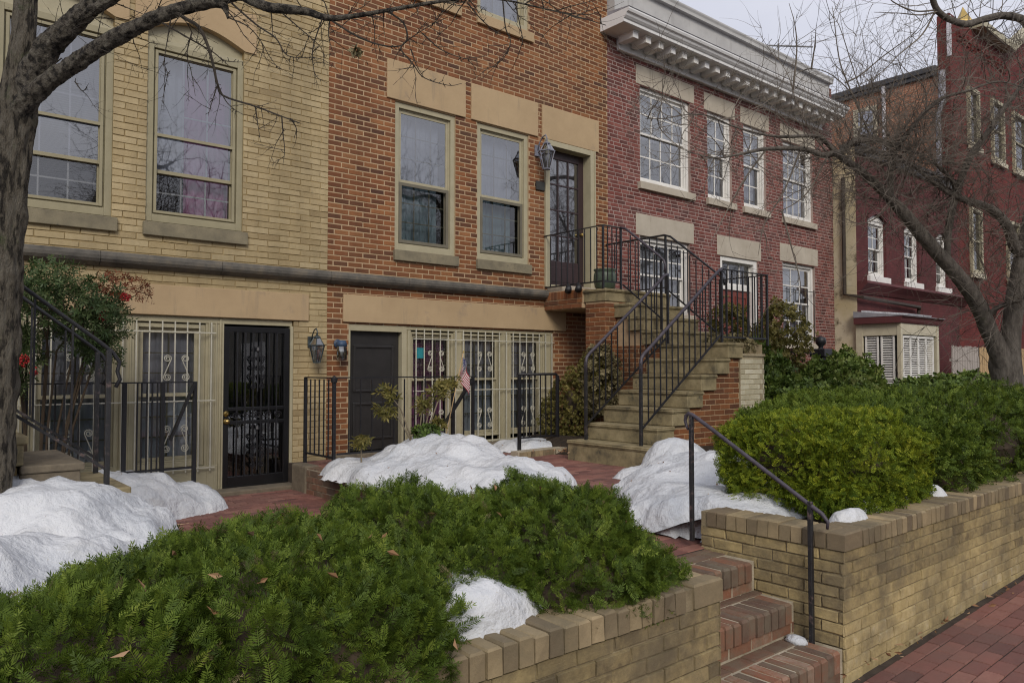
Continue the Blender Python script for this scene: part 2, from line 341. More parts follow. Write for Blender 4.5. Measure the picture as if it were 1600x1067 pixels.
# ------------------------------------------------------------------ walls
def bricks(mb, o, u, n, L, H, course=.068, bl=.212, mort=.010, openings=(), proud=.007, bond='run', jit=.0015, tlo=.1, thi=.9, v=(0,0,1), extra=None):
    """real bricks standing proud of a mortar plane: origin o, along u, rows along v, facing n"""
    o, u, n, v = Vector(o), Vector(u), Vector(n), Vector(v)
    rows = int(H/course + .5)
    for r in range(rows):
        z0 = r*course + mort/2; z1 = min((r+1)*course - mort/2, H-.002); zc = (z0+z1)/2
        spans = [(0, L)]
        for a, b, c, d in openings:
            if c < zc < d:
                ns = []
                for s0, s1 in spans:
                    if b <= s0 or a >= s1: ns.append((s0, s1)); continue
                    if a > s0: ns.append((s0, a))
                    if b < s1: ns.append((b, s1))
                spans = ns
        x = -random.random()*.02 - (bl/2 if r % 2 else 0) - (.0 if bond == 'run' else (r % 3)*bl*.11); k = r
        while x < L:
            w = bl if bond == 'run' or k % 3 else bl/2
            if bond == 'head': w = bl/2
            for s0, s1 in spans:
                a, b = max(x, s0), min(x+w-mort, s1)
                if b-a < .022: continue
                tone = random.uniform(tlo, thi)
                if random.random() < .03: tone = random.random()*.15
                if extra: tone = extra(a, zc, tone)
                P = [o+u*p+v*q for p, q in ((a,z0),(b,z0),(b,z1),(a,z1))]
                c = .0035; J = lambda: random.uniform(-jit, jit)
                pr = proud + random.uniform(-.002,.002)
                Q = [o+u*(p+J())+v*(q+J())+n*(pr+J()*.6) for p, q in ((a+c,z0+c),(b-c,z0+c),(b-c,z1-c),(a+c,z1-c))]
                mb.add([tuple(t) for t in P+Q], [(4,5,6,7),(0,1,5,4),(1,2,6,5),(2,3,7,6),(3,0,4,7)], tone)
            x += w; k += 1

def slab(mb, x0, x1, z0, z1, Y, t, openings):
    """wall with real openings: front, back and reveals"""
    xs = sorted({x0, x1, *[v for o in openings for v in o[:2] if x0 < v < x1]})
    zs = sorted({z0, z1, *[v for o in openings for v in o[2:4] if z0 < v < z1]})
    for i in range(len(xs)-1):
        for j in range(len(zs)-1):
            xc, zc = (xs[i]+xs[i+1])/2, (zs[j]+zs[j+1])/2
            if any(a < xc < b and c < zc < d for a, b, c, d in openings): continue
            a, b, c, d = xs[i], xs[i+1], zs[j], zs[j+1]
            mb.face([(a,Y,c),(b,Y,c),(b,Y,d),(a,Y,d)]); mb.face([(b,Y+t,c),(a,Y+t,c),(a,Y+t,d),(b,Y+t,d)])
    for a, b, c, d in openings:
        mb.face([(a,Y,c),(a,Y+t,c),(a,Y+t,d),(a,Y,d)]); mb.face([(b,Y,d),(b,Y+t,d),(b,Y+t,c),(b,Y,c)])
        mb.face([(a,Y,d),(a,Y+t,d),(b,Y+t,d),(b,Y,d)]); mb.face([(a,Y+t,c),(a,Y,c),(b,Y,c),(b,Y+t,c)])

def wavy(mb, x0, x1, z0, z1, Y, amp=.022, wl=.11, sag=0):
    """hanging cloth with folds"""
    n = max(10, int((x1-x0)/wl*8)); m = 4; b = len(mb.v); ph = random.random()*6
    for j in range(m+1):
        for i in range(n+1):
            t = i/n; x = x0+(x1-x0)*t; f = .6+.4*j/m
            y = Y + amp*f*math.sin(2*math.pi*x/wl+ph+.6*math.sin(5*x)) + amp*.4*math.sin(2*math.pi*x/(wl*2.7)+ph)
            mb.v.append((x, y, z1-(z1-z0)*j/m - (sag*abs(math.sin(math.pi*x/wl)) if j == 0 else 0)))
    for j in range(m):
        for i in range(n):
            q = b+j*(n+1)+i; mb.f.append((q, q+n+1, q+n+2, q+1)); mb.t.append(.5); mb.m.append(mb.cur)
# ------------------------------------------------------------------ house pieces
def ring(mb, x0, x1, z0, z1, y0, y1, w, wb=None, wt=None):
    wb = w if wb is None else wb; wt = w if wt is None else wt
    mb.box(x0, x0+w, y0, y1, z0, z1); mb.box(x1-w, x1, y0, y1, z0, z1)
    mb.box(x0+w, x1-w, y0, y1, z0, z0+wb); mb.box(x0+w, x1-w, y0, y1, z1-wt, z1)

def sash(win, x0, x1, z0, z1, y, paint, cols, rows, glass, rail=.04, mw=.016, bars=(), mpaint=None):
    fy = -.010 if mw > .02 else 0      # true divided lights stand in front of the glass
    mb = MB(); ring(mb, x0, x1, z0, z1, y, y+.034, rail)
    s = mb.build('sash', paint, win, bevel=.003)
    ix0, ix1, iz0, iz1 = x0+rail, x1-rail, z0+rail, z1-rail
    if cols > 1 or rows > 1:
        g = MB()
        for c in range(1, cols):
            x = ix0+(ix1-ix0)*c/cols; g.box(x-mw/2, x+mw/2, y+.012+fy, y+.030, iz0, iz1)
        for r in range(1, rows):
            z = iz0+(iz1-iz0)*r/rows; g.box(ix0, ix1, y+.0135+fy, y+.0285, z-mw/2, z+mw/2)
        g.build('muntins', mpaint or paint, win)
    p = MB(); p.face([(ix0-.005,y+.010,iz0-.005),(ix1+.005,y+.010,iz0-.005),(ix1+.005,y+.010,iz1+.005),(ix0-.005,y+.010,iz1+.005)])
    p.build('pane', glass, win, recalc=False)
    return s

def window(root, x0, x1, z0, z1, Y, paint, cols=3, rows=2, yo=.02, mw=.016, fw=.075, zm=None, glass=('glass','glass_dim'), curtain=None, cur_lo=None, lower_frame=None,
           storm=None, blind=None, depth=.13, mpaint=None, half=None, dark=None, label=None, rail=.04):
    """double-hung window: frame (the part) > sash, muntins, pane, curtain ..."""
    mb = MB(); y0 = Y+yo
    ring(mb, x0, x1, z0, z1, y0, y0+depth, fw, fw*1.2)
    b = fw+.018
    ring(mb, x0+fw, x1-fw, z0+fw*1.2, z1-fw, y0+.035, y0+depth, .018)
    w = mb.build('window', paint, root, bevel=.004)
    if label: w['label'] = label
    ax0, ax1, az0, az1 = x0+b, x1-b, z0+fw*1.2+.018, z1-b
    zm = zm or (az0+az1)/2
    sash(w, ax0, ax1, zm-.02, az1, y0+.045, paint, cols, rows, glass[0], mpaint=mpaint, rail=rail, mw=mw)
    sash(w, ax0, ax1, az0, zm+.02, y0+.082, lower_frame or paint, cols, rows, glass[1], mpaint=mpaint, rail=rail, mw=mw)
    if lower_frame:      # insect screen frame over the lower sash
        s = MB(); ring(s, ax0, ax1, az0, zm-.022, y0+.02, y0+.04, .045); s.build('screen', lower_frame, w, bevel=.002)
    if storm:
        s = MB()
        for z in storm: s.box(ax0, ax1, y0+.012, y0+.04, z-.017, z+.017)
        s.box(ax0, ax0+.03, y0+.013, y0+.038, az0, az1); s.box(ax1-.03, ax1, y0+.013, y0+.038, az0, az1)
        s.box(ax0+.03, ax1-.03, y0+.0125, y0+.0385, az0, az0+.03); s.box(ax0+.03, ax1-.03, y0+.0125, y0+.0385, az1-.03, az1)
        s.build('storm_window', paint, w, bevel=.002)
    for spec in ((curtain, az0, az1) if curtain and not isinstance(curtain, list) else None,):
        if spec:
            c = MB(); wavy(c, ax0+.0, ax1-.0, az0-.05, az1+.05, y0+depth+.10); c.build('curtain', spec[0], w, smooth=True, recalc=False)
    if isinstance(curtain, list):
        for m_, a, bb, lo, hi in curtain:
            c = MB(); X = lambda t: ax0+(ax1-ax0)*t; Z = lambda t: az0+(az1-az0)*t
            wavy(c, X(a), X(bb), Z(lo), Z(hi), y0+depth+.10+random.uniform(0,.02), sag=.02); c.build('curtain', m_, w, smooth=True, recalc=False)
    if blind:
        c = MB(); z = blind[1] if blind[1] else az1
        lo = az0 + (az1-az0)*blind[2] if len(blind) > 2 else az0
        while z > lo:
            c.add([(ax0,y0+depth+.045,z),(ax1,y0+depth+.045,z),(ax1,y0+depth+.068,z-.012),(ax0,y0+depth+.068,z-.012)], [(0,1,2,3)]); z -= .024
        c.build('blind', 'blind', w, recalc=False)
    return w

def plain(name, root, x0, x1, y0, y1, z0, z1, mat, bevel=.006):
    mb = MB(); mb.box(x0, x1, y0, y1, z0, z1); return mb.build(name, mat, root, bevel=bevel)

def body(root, x0, x1, z0, z1, Y=9.28, deep=9.0, mat='concrete'):
    mb = MB(); mb.box(x0, x1, Y, Y+deep, z0, z1, skip='f'); mb.build('house_body', mat, root)
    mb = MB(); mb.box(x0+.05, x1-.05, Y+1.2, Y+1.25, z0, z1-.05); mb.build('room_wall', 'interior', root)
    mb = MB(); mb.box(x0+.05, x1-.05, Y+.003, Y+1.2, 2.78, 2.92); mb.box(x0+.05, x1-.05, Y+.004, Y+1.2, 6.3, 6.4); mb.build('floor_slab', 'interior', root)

def scroll(mb, cx, z0, z1, y, flip=1, r=.042, rad=.0055):
    """S-shaped wrought scroll between z0 and z1"""
    zc, h = (z0+z1)/2, (z1-z0)/2 - r
    top = []
    n = 26
    for i in range(n+1):
        t = i/n; a = 2*math.pi*1.75*(1-t); q = r*(.22+.78*t)
        top.append((q*math.cos(a), h + q*math.sin(a)))
    pts = top + [(-p[0], -p[1]) for p in reversed(top)]
    mb.tube([(cx+flip*p[0], y, zc+p[1]) for p in pts], rad, 5)

def grille(root, xs, z0, z1, hz, y, pairs, mat='grille', half=.0062):
    mb = MB()
    for x in xs: mb.box(x-half, x+half, y-half, y+half, z0, z1)
    for z in hz: mb.box(xs[0]-.05, xs[-1]+.05, y-half-.007, y+half-.009, z-half, z+half)
    for cx, za, zb, f in pairs: scroll(mb, cx, za, zb, y, f)
    return mb.build('window_grille', mat, root)

# ------------------------------------------------------------------ yellow house
Y0 = 9.0
def house_wall(root, x0, x1, z0, z1, ops, bmat, mmat, name='wall', **kw):
    mb = MB(); slab(mb, x0, x1, z0, z1, Y0, .28, ops); w = mb.build(name, mmat, root, recalc=False)
    br = MB(); bricks(br, (x0, Y0, z0), (1,0,0), (0,-1,0), x1-x0, z1-z0, openings=[(a-x0, b-x0, c-z0, d-z0) for a, b, c, d in ops], **kw)
    br.build('brickwork', bmat, w, recalc=False)
    return w

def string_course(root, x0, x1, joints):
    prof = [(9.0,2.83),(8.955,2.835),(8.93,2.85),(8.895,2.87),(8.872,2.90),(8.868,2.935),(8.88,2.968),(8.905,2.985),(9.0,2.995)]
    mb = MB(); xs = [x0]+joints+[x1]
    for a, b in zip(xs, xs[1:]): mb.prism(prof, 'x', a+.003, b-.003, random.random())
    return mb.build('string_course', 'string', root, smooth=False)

yel = thing('brick_house', 'pale yellow painted brick house with arched stone lintels, behind the big bare trunk', 'house', (1.8, 9, .3), 'row houses along the pavement')
ops = [(.83,1.90,3.36,5.74),(2.24,3.32,3.36,5.74),(.28,3.98,.28,2.33),(-1.6,-.5,3.1,5.4)]
house_wall(yel, -2.6, 4.43, .1, 9.6, ops, 'yellow_brick', 'yellow_mortar', course=.0745, bl=.272, mort=.008, proud=.007, jit=.0045, tlo=.25, thi=.75)
body(yel, -2.6, 4.43, .1, 9.6)
for x0, x1, lab in ((.83,1.90,0),(2.24,3.32,1)):
    w = window(yel, x0, x1, 3.38, 5.42, Y0, 'khaki_paint', cols=3, rows=2, fw=.07, yo=.015, glass=('glass_sky','glass_dim'), storm=(4.37,), zm=3.96, mpaint='white_paint',
           curtain=[('curtain_purple',.42,1,.0,1),('curtain_white',0,.45,.28,1)] if lab else [('curtain_white',0,1,.42,1)], blind=None if lab else ('b',None))
    t = MB(); n = 14; arch = [(x0+(x1-x0)*i/n, 5.56+.16*math.sin(math.pi*i/n)) for i in range(n+1)]
    t.prism([(x0,5.421),(x1,5.421)]+arch[::-1], 'y', Y0+.075, Y0+.12); t.box(x0, x1, Y0+.03, Y0+.0745, 5.425, 5.465); t.build('tympanum', 'cream_paint', w)
    l = MB(); a2 = [(x0-.002+(x1-x0+.004)*i/n, 5.56+.162*math.sin(math.pi*i/n)) for i in range(n+1)]
    l.prism([(x0-.14,5.56)]+a2+[(x1+.14,5.56),(x1+.14,6.04),(x0-.14,6.04)], 'y', Y0-.022, Y0+.2); l.build('lintel', 'lintel', yel)
    plain('sill', yel, x0-.03, x1+.05, Y0-.055, Y0+.06, 3.215, 3.365, 'sill')
plain('lintel', yel, -.05, 4.17, Y0-.03, Y0+.2, 2.335, 2.675, 'lintel', .008)
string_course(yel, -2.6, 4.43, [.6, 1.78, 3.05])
# basement windows, grille and security door
plain('frame_panel', yel, 3.075, 3.10, Y0+.01, Y0+.15, .30, 2.33, 'cream_paint')
for a, b in ((.30,1.115),(1.19,2.02),(2.155,2.92)):
    window(yel, a, b, .62, 2.25, Y0, 'cream_paint', cols=2, rows=3, yo=.05, fw=.05, glass=('glass_dim','glass_low'), curtain='curtain_net', mpaint='khaki_paint', depth=.08)
for a, b in ((1.115,1.19),(2.02,2.155),(2.92,3.075)):
    mb = MB(); mb.box(a, b, Y0+.03, Y0+.14, .3, 2.29); mb.box(a+.03, a+.045, Y0+.015, Y0+.03, .3, 2.29); mb.box(b-.045, b-.03, Y0+.015, Y0+.03, .3, 2.29); mb.build('mullion', 'cream_paint', yel)
plain('window_apron', yel, .30, 3.07, Y0+.02, Y0+.14, .30, .615, 'cream_paint')
plain('window_head', yel, .30, 3.97, Y0+.02, Y0+.13, 2.262, 2.334, 'cream_paint')
bx = [.42+.134*i for i in range(20)]
pr = []
for c in (.72, 1.62, 2.585):
    for za, zb in ((1.60,1.89),(.80,1.10)):
        pr += [(c-.067-.03, za, zb, 1), (c+.067+.03, za, zb, -1)]
grille(yel, bx, .56, 2.27, (2.15,1.37,.60), Y0-.03, pr)
door = MB(); ring(door, 3.12, 3.93, .33, 2.235, Y0+.0, Y0+.045, .065, .13); door.box(3.185, 3.865, Y0+.004, Y0+.04, 1.235, 1.275); door.box(3.185, 3.865, Y0+.004, Y0+.04, 1.075, 1.115)
sd = door.build('security_door', 'black_door', yel, bevel=.004); sd['label'] = 'black iron security door with scrolled bars'
g = MB()
for i in range(1, 7):
    x = 3.185+.68*i/7; g.box(x-.008, x+.008, Y0-.002, Y0+.014, .46, 2.17)
g.build('door_bars', 'iron', sd)
o = MB()
for cz in (1.72, .78):
    for s in (1, -1):
        for dz in (.06, -.16): scroll(o, 3.525+s*.055, cz+dz-.07, cz+dz+.11, Y0-.012, s, .034, .006)
    o.tube([(3.525,Y0-.012,cz-.26),(3.525,Y0-.012,cz+.26)], .009, 5); o.lathe([(0,cz+.21),(.035,cz+.23),(.02,cz+.27),(0,cz+.29)], 3.525, Y0-.012, 8)
for k in range(5):
    x = 3.27+.128*k
    o.tube([(x+.045*math.cos(a)*(1-a/14), Y0-.01, 1.175+.045*math.sin(a)*(1-a/14)) for a in [j*.45 for j in range(26)]], .006, 5)
o.build('door_scrollwork', 'iron', sd)
p = MB(); p.box(3.13, 3.92, Y0+.05, Y0+.054, .34, 2.22); p.build('glazing', 'glass_dim', sd)
p = MB(); p.box(3.12, 3.93, Y0+.12, Y0+.16, .33, 2.235); p.box(3.2, 3.85, Y0+.1, Y0+.121, .42, .95); p.build('inner_door', 'black_door', sd)
k = MB(); 
for z in (1.115, 1.20): k.lathe([(0,0),(.03,0),(.034,.012),(.022,.02),(.016,.035),(.028,.05),(.026,.065),(0,.072)], 0, 0, 14)
kn = []
for i, (z) in enumerate((1.115, 1.205)):
    q = MB(); q.lathe([(.0,0),(.034,0),(.036,.01),(.02,.016),(.015,.03),(.030 if i == 0 else .016,.042),(.028 if i == 0 else .01,.06),(0,.066)], 0, 0, 14)
    q.v = [(3.155+a, Y0-c, z+b) for a, b, c in q.v]; q.build('door_knob' if i == 0 else 'deadbolt', 'brass', sd, smooth=True)
plain('door_jamb', yel, 3.94, 3.978, Y0-.002, Y0+.16, .30, 2.262, 'cream_paint')
plain('door_jamb', yel, 3.10, 3.119, Y0-.012, Y0+.16, .30, 2.262, 'cream_paint')
plain('threshold', yel, 3.0, 4.4, 8.72, 9.0, .22, .335, 'grey_stone', .012)

# ------------------------------------------------------------------ orange house
org = thing('brick_house', 'tall orange-brown brick house with three flat stone lintels above its windows and door', 'house', (7.0, 9, .6), 'row houses along the pavement')
ops = [(5.43,6.46,3.36,5.45),(6.86,7.89,3.36,5.45),(8.27,9.37,3.05,5.45),(4.74,8.42,.60,2.34),(5.43,6.46,7.10,9.2),(6.86,7.89,7.10,9.2)]
house_wall(org, 4.43, 9.73, .4, 9.6, ops, 'orange_brick', 'orange_mortar', course=.0685, bl=.212, mort=.014, proud=.003)
body(org, 4.43, 9.73, .4, 9.6)
for x0, x1 in ((5.43,6.46),(6.86,7.89)):
    window(org, x0, x1, 3.38, 5.45, Y0, 'cream_paint', cols=3, rows=3, fw=.075, yo=.02, glass=('glass_sky','glass_low'), lower_frame='screen_frame', zm=4.36, mpaint='khaki_paint',
           curtain=[('curtain_white',0,.93,.47,1),('curtain_blue',.02,.9,0,.52)])
    plain('sill', org, x0-.02, x1+.035, Y0-.05, Y0+.06, 3.225, 3.372, 'sill')
    window(org, x0, x1, 7.12, 9.2, Y0, 'cream_paint', cols=3, rows=2, fw=.075, yo=.02, glass=('glass_sky','glass_sky'), zm=8.15, curtain='curtain_white')
    plain('sill', org, x0-.02, x1+.08, Y0-.05, Y0+.06, 6.96, 7.112, 'lintel')
for x0, x1 in ((5.29,6.63),(6.735,8.08),(8.17,9.49)): plain('lintel', org, x0, x1, Y0-.028, Y0+.2, 5.462, 6.005, 'lintel', .008)
plain('lintel', org, 4.65, 8.69, Y0-.03, Y0+.2, 2.345, 2.71, 'lintel', .008)
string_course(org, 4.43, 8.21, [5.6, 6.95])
# first-floor door in a deep cream recess
mb = MB(); mb.box(8.25, 8.33, Y0-.03, Y0+.25, 3.05, 5.46); mb.box(9.28, 9.365, Y0-.03, Y0+.25, 3.05, 5.46); mb.box(8.33, 9.28, Y0-.028, Y0+.25, 5.37, 5.458); mb.box(8.33, 9.28, Y0+.0, Y0+.25, 3.04, 3.10)
mb.box(8.225, 8.25, Y0-.045, Y0-.002, 3.05, 5.46); mb.box(9.365, 9.39, Y0-.045, Y0-.002, 3.05, 5.46)
mb.build('door_surround', 'cream_paint', org, bevel=.005)
mb = MB(); ring(mb, 8.33, 9.28, 3.10, 5.37, Y0+.15, Y0+.20, .12, .42, .14); d = mb.build('door', 'brown_door', org, bevel=.004); d['label'] = 'dark brown door with twelve small glass panes'
mb = MB()
for i in (1,2): mb.box(8.45+.71*i/3-.011, 8.45+.71*i/3+.011, Y0+.155, Y0+.19, 3.52, 5.23)
for i in (1,2,3): mb.box(8.45, 9.16, Y0+.1565, Y0+.1885, 3.52+1.71*i/4-.011, 3.52+1.71*i/4+.011)
mb.build('glazing_bars', 'brown_door', d)
mb = MB(); mb.face([(8.44,Y0+.172,3.51),(9.17,Y0+.172,3.51),(9.17,Y0+.172,5.24),(8.44,Y0+.172,5.24)]); mb.build('pane', 'glass', d, recalc=False)
mb = MB(); wavy(mb, 8.42, 9.2, 3.48, 5.27, Y0+.32); mb.build('curtain', 'curtain_grey', d, smooth=True, recalc=False)
mb = MB(); mb.box(8.47, 9.14, Y0+.142, Y0+.151, 3.17, 3.42); mb.build('door_panel', 'brown_door', d, bevel=.006)
mb = MB(); mb.lathe([(0,0),(.03,0),(.014,.02),(.03,.05),(0,.065)], 0, 0, 12); mb.v = [(9.2+a, Y0+.15-c, 4.02+b) for a, b, c in mb.v]; mb.build('door_knob', 'brass', d, smooth=True)
# basement door
mb = MB(); mb.box(4.775, 5.565, Y0+.10, Y0+.15, .64, 2.235); 
d = mb.build('basement_door', 'dark_door', org, bevel=.004); d['label'] = 'dark charcoal panelled basement door'
for a, b in ((1.42,2.05),(.78,1.28)):
    mb = MB(); ring(mb, 4.86, 5.48, a, b, Y0+.082, Y0+.101, .035); mb.build('panel_moulding', 'dark_door', d, bevel=.006)
mb = MB(); mb.lathe([(0,0),(.03,0),(.014,.02),(.03,.05),(0,.065)], 0, 0, 12); mb.v = [(5.52+a, Y0+.1-c, 1.36+b) for a, b, c in mb.v]; mb.build('door_knob', 'iron', d, smooth=True)
mb = MB(); mb.box(4.742, 4.774, Y0+.01, Y0+.16, .62, 2.34); mb.box(5.566, 5.64, Y0+.01, Y0+.16, .62, 2.34); mb.box(4.774, 5.566, Y0+.012, Y0+.16, 2.237, 2.34)
mb.build('door_frame', 'cream_paint', org, bevel=.003)
for a, b in ((5.72,6.46),(6.63,7.36),(7.54,8.22)):
    window(org, a, b, .72, 2.25, Y0, 'cream_paint', cols=3, rows=3, yo=.05, fw=.03, glass=('glass_dim','glass_low'), curtain='curtain_purple' if a < 6 else 'curtain_net', blind=('b', 2.2, .55) if a < 6 else None, zm=1.58, mpaint='khaki_paint', rail=.03, depth=.08)
for a, b in ((5.642,5.72),(6.46,6.63),(7.36,7.54),(8.22,8.418)):
    mb = MB(); mb.box(a, b, Y0+.03, Y0+.14, .66, 2.27); mb.box(a+.02, a+.04, Y0+.012, Y0+.03, .66, 2.27); mb.box(b-.04, b-.02, Y0+.012, Y0+.03, .66, 2.27); mb.build('mullion', 'cream_paint', org)
plain('window_head', org, 5.642, 8.418, Y0+.02, Y0+.13, 2.272, 2.343, 'cream_paint')
plain('window_apron', org, 5.642, 8.418, Y0+.02, Y0+.14, .60, .655, 'cream_paint')
bx = [5.77+.1365*i for i in range(20)]
pr = []
for c in (6.105, 6.985, 7.85):
    for za, zb in ((1.69,1.99),(.85,1.15)):
        pr += [(c-.067-.03, za, zb, 1), (c+.067+.03, za, zb, -1)]
grille(org, bx, .62, 2.29, (2.15,1.42,.66), Y0-.03, pr)
mb = MB(); mb.box(5.86, 5.985, Y0+.088, Y0+.0895, 1.88, 2.03); mb.build('security_sticker', 'teal', org)
plain('threshold', org, 4.45, 8.7, 8.80, 9.0, .52, .635, 'grey_stone', .012)
mb = MB(); mb.box(8.03, 8.21, Y0-.035, Y0-.008, 4.60, 4.74); mb.build('plaque', 'plaque', org, bevel=.003)

# ------------------------------------------------------------------ red house with the white cornice
red = thing('brick_house', 'dark red brick house with a white bracketed cornice along its roof', 'house', (13.7, 9, .6), 'row houses along the pavement')
ops = [(10.60,12.10,5.13,6.93),(12.66,13.50,5.13,6.90),(13.93,14.79,5.13,6.90),(15.48,16.78,5.11,6.86),(10.58,12.06,2.75,4.15),(13.06,14.42,1.7,4.02),(15.42,16.84,2.30,4.12)]
house_wall(red, 9.73, 17.74, .4, 8.55, ops, 'red_brick', 'red_mortar', course=.0685, bl=.212, mort=.0135, proud=.003, bond='flemish')
body(red, 9.73, 17.74, .4, 8.3, deep=9)
for i, (a, b, c, d_) in enumerate(ops[:4]):
    window(red, a, b, c, d_, Y0, 'white_paint', cols=4 if b-a > 1.2 else 2, rows=2, yo=.05, mw=.026, fw=.07, glass=('glass','glass_sky') if i in (0,3) else ('glass','glass_dim'), zm=(c+d_)/2+.05,
           curtain=[('curtain_net',0,1,.5,1)] if i in (0,) else [('curtain_net',0,1,.1,1)], depth=.10)
    plain('sill', red, a-.06, b+.08, Y0-.07, Y0+.06, c-.13, c+.004, 'pale_lintel')
    plain('lintel', red, a-.11, b+.12, Y0-.012, Y0+.2, d_+.004, d_+.36, 'pale_lintel')
for i, (a, b, c, d_) in enumerate((ops[4], ops[6])):
    window(red, a, b, c, d_, Y0, 'white_paint', cols=3, rows=2, yo=.06, fw=.075, mw=.026, glass=('glass','glass_dim'), curtain='curtain_net', depth=.10)
    plain('sill', red, a-.06, b+.08, Y0-.07, Y0+.06, c-.13, c+.004, 'pale_lintel')
    plain('lintel', red, a-.11, b+.12, Y0-.012, Y0+.2, d_+.004, d_+.40, 'pale_lintel')
    g = MB(); n = 5
    for k in range(n): x = a+.12+(b-a-.24)*k/(n-1); g.box(x-.007, x+.007, Y0-.037, Y0-.023, c+.05, c+1.25)
    for z in (c+.12, c+1.2): g.box(a+.02, b-.02, Y0-.044, Y0-.031, z-.007, z+.007)
    g.build('window_guard', 'iron', red)
plain('lintel', red, 12.95, 14.54, Y0-.012, Y0+.2, 4.024, 4.43, 'pale_lintel')
mb = MB(); mb.box(13.06, 13.16, Y0+.02, Y0+.2, 1.7, 4.02); mb.box(14.30, 14.42, Y0+.02, Y0+.2, 1.7, 4.02); mb.box(13.16, 14.30, Y0+.022, Y0+.2, 3.93, 4.02); mb.box(13.16, 14.30, Y0+.10, Y0+.2, 3.36, 3.47)
mb.build('door_surround', 'white_paint', red, bevel=.006)
mb = MB(); mb.box(13.16, 14.30, Y0+.14, Y0+.19, 1.75, 3.36); d = mb.build('door', 'red_door', red, bevel=.004)
for x0, x1 in ((13.26,13.68),(13.78,14.2)):
    for z0, z1 in ((1.9,2.45),(2.55,3.25)):
        mb = MB(); ring(mb, x0, x1, z0, z1, Y0+.122, Y0+.141, .04); mb.build('door_panel', 'red_door', d, bevel=.006)
mb = MB(); ring(mb, 13.16, 14.30, 3.47, 3.93, Y0+.12, Y0+.16, .03); mb.box(13.52, 13.54, Y0+.13, Y0+.155, 3.5, 3.9); mb.box(13.92, 13.94, Y0+.13, Y0+.155, 3.5, 3.9); tr = mb.build('transom_window', 'white_paint', red)
mb = MB(); mb.face([(13.18,Y0+.14,3.49),(14.28,Y0+.14,3.49),(14.28,Y0+.14,3.91),(13.18,Y0+.14,3.91)]); mb.build('pane', 'glass_dim', tr, recalc=False)
# cornice: frieze, modillions, corona, crown and the parapet fascia above
cor = MB()
cor.box(9.97, 17.15, 8.93, 8.99, 7.385, 7.60); cor.box(9.96, 17.16, 8.915, 8.931, 7.385, 7.425); cor.box(9.98, 17.14, 8.90, 8.929, 7.555, 7.60)
cn = cor.build('cornice', 'grey_white', red, bevel=.006)
prof = [(8.99,7.601),(8.47,7.601),(8.45,7.61),(8.45,7.665),(8.43,7.67),(8.40,7.70),(8.385,7.735),(8.35,7.755),(8.335,7.79),(8.335,7.815),(8.99,7.83)]
cr = MB(); cr.prism(prof, 'x', 9.55, 17.30); cr.build('crown_moulding', 'grey_white', cn)
i = 0; x = 9.84
for i in range(21):
    x = 9.99+.345*i
    m_ = MB(); m_.box(x-.07, x+.07, 8.56, 8.90, 7.475, 7.598); m_.box(x-.085, x+.085, 8.545, 8.90, 7.578, 7.5985); m_.build('modillion', 'white_paint' if i % 3 else 'grey_white', cn, bevel=.006)
f = MB(); f.prism([(8.82,7.83),(8.82,8.50),(8.995,8.50),(8.995,7.83)], 'x', 9.735, 17.28); f.build('parapet_fascia', 'weathered_white', red)
f = MB(); f.prism([(8.74,8.50),(8.74,8.56),(8.72,8.60),(8.72,8.63),(9.15,8.66),(9.15,8.50)], 'x', 9.735, 17.33); f.build('parapet_cap', 'weathered_white', red)
f = MB(); f.prism([(8.335,7.832),(8.335,7.838),(8.82,7.90),(8.82,7.832)], 'x', 9.56, 17.29); f.build('cornice_flashing', 'drain_grey', cn)

# ------------------------------------------------------------------ low maroon house beyond
low = thing('painted_house', 'low maroon painted house with three white arched windows and a cream bay window', 'house', (20.8, 8.45, .7), 'row houses along the pavement')
YL = 8.45
lops = [(18.36,19.34,3.97,5.50),(20.40,21.32,3.97,5.50),(22.42,23.24,3.97,5.50)]
mb = MB(); slab(mb, 17.76, 24.0, .3, 7.03, YL, .3, lops); mb.build('wall', 'maroon_brick', low, recalc=False)
mb = MB(); mb.box(17.755, 17.80, YL+.003, 9.4, .3, 7.03); mb.build('side_wall', 'stucco', low)
mb = MB(); mb.box(17.80, 24.0, YL+.3, 17, .3, 7.0, skip='f'); mb.build('house_body', 'roof_dark', low)
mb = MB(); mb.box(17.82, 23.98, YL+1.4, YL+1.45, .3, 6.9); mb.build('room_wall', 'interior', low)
mb = MB(); mb.box(17.7, 24.0, YL-.12, YL+.35, 7.031, 7.12); mb.box(17.74, 24.0, YL-.07, YL-.001, 6.85, 7.03); mb.build('parapet_cap', 'roof_dark', low, bevel=.01)
for a, b, c, d_ in lops:
    window(low, a, b, c, d_-.14, YL, 'white_paint', cols=2, rows=2, yo=.07, mw=.024, fw=.08, glass=('glass','glass_dim'), curtain=[('curtain_white',0,1,.1,.6)], depth=.16)
    n = 12; arch = [(a+(b-a)*i/n, d_-.14+.16*math.sin(math.pi*i/n)) for i in range(n+1)]
    mb = MB(); mb.prism(arch, 'y', YL+.05, YL+.2); mb.build('arched_head', 'white_paint', low)
    hood = [(a-.06+(b-a+.12)*i/n, d_-.08+.18*math.sin(math.pi*i/n)) for i in range(n+1)]
    mb = MB(); mb.prism(arch[:1]+arch[1:-1]+arch[-1:]+[(b+.05,d_-.16)]+hood[::-1]+[(a-.05,d_-.16)], 'y', YL-.04, YL-.002); mb.build('window_hood', 'maroon', low)
    plain('sill', low, a-.06, b+.08, YL-.08, YL+.08, c-.15, c+.004, 'white_paint')
prof = [(YL,3.80),(YL-.22,3.80),(YL-.24,3.74),(YL-.18,3.68),(YL-.10,3.60),(YL-.04,3.52),(YL,3.50)]
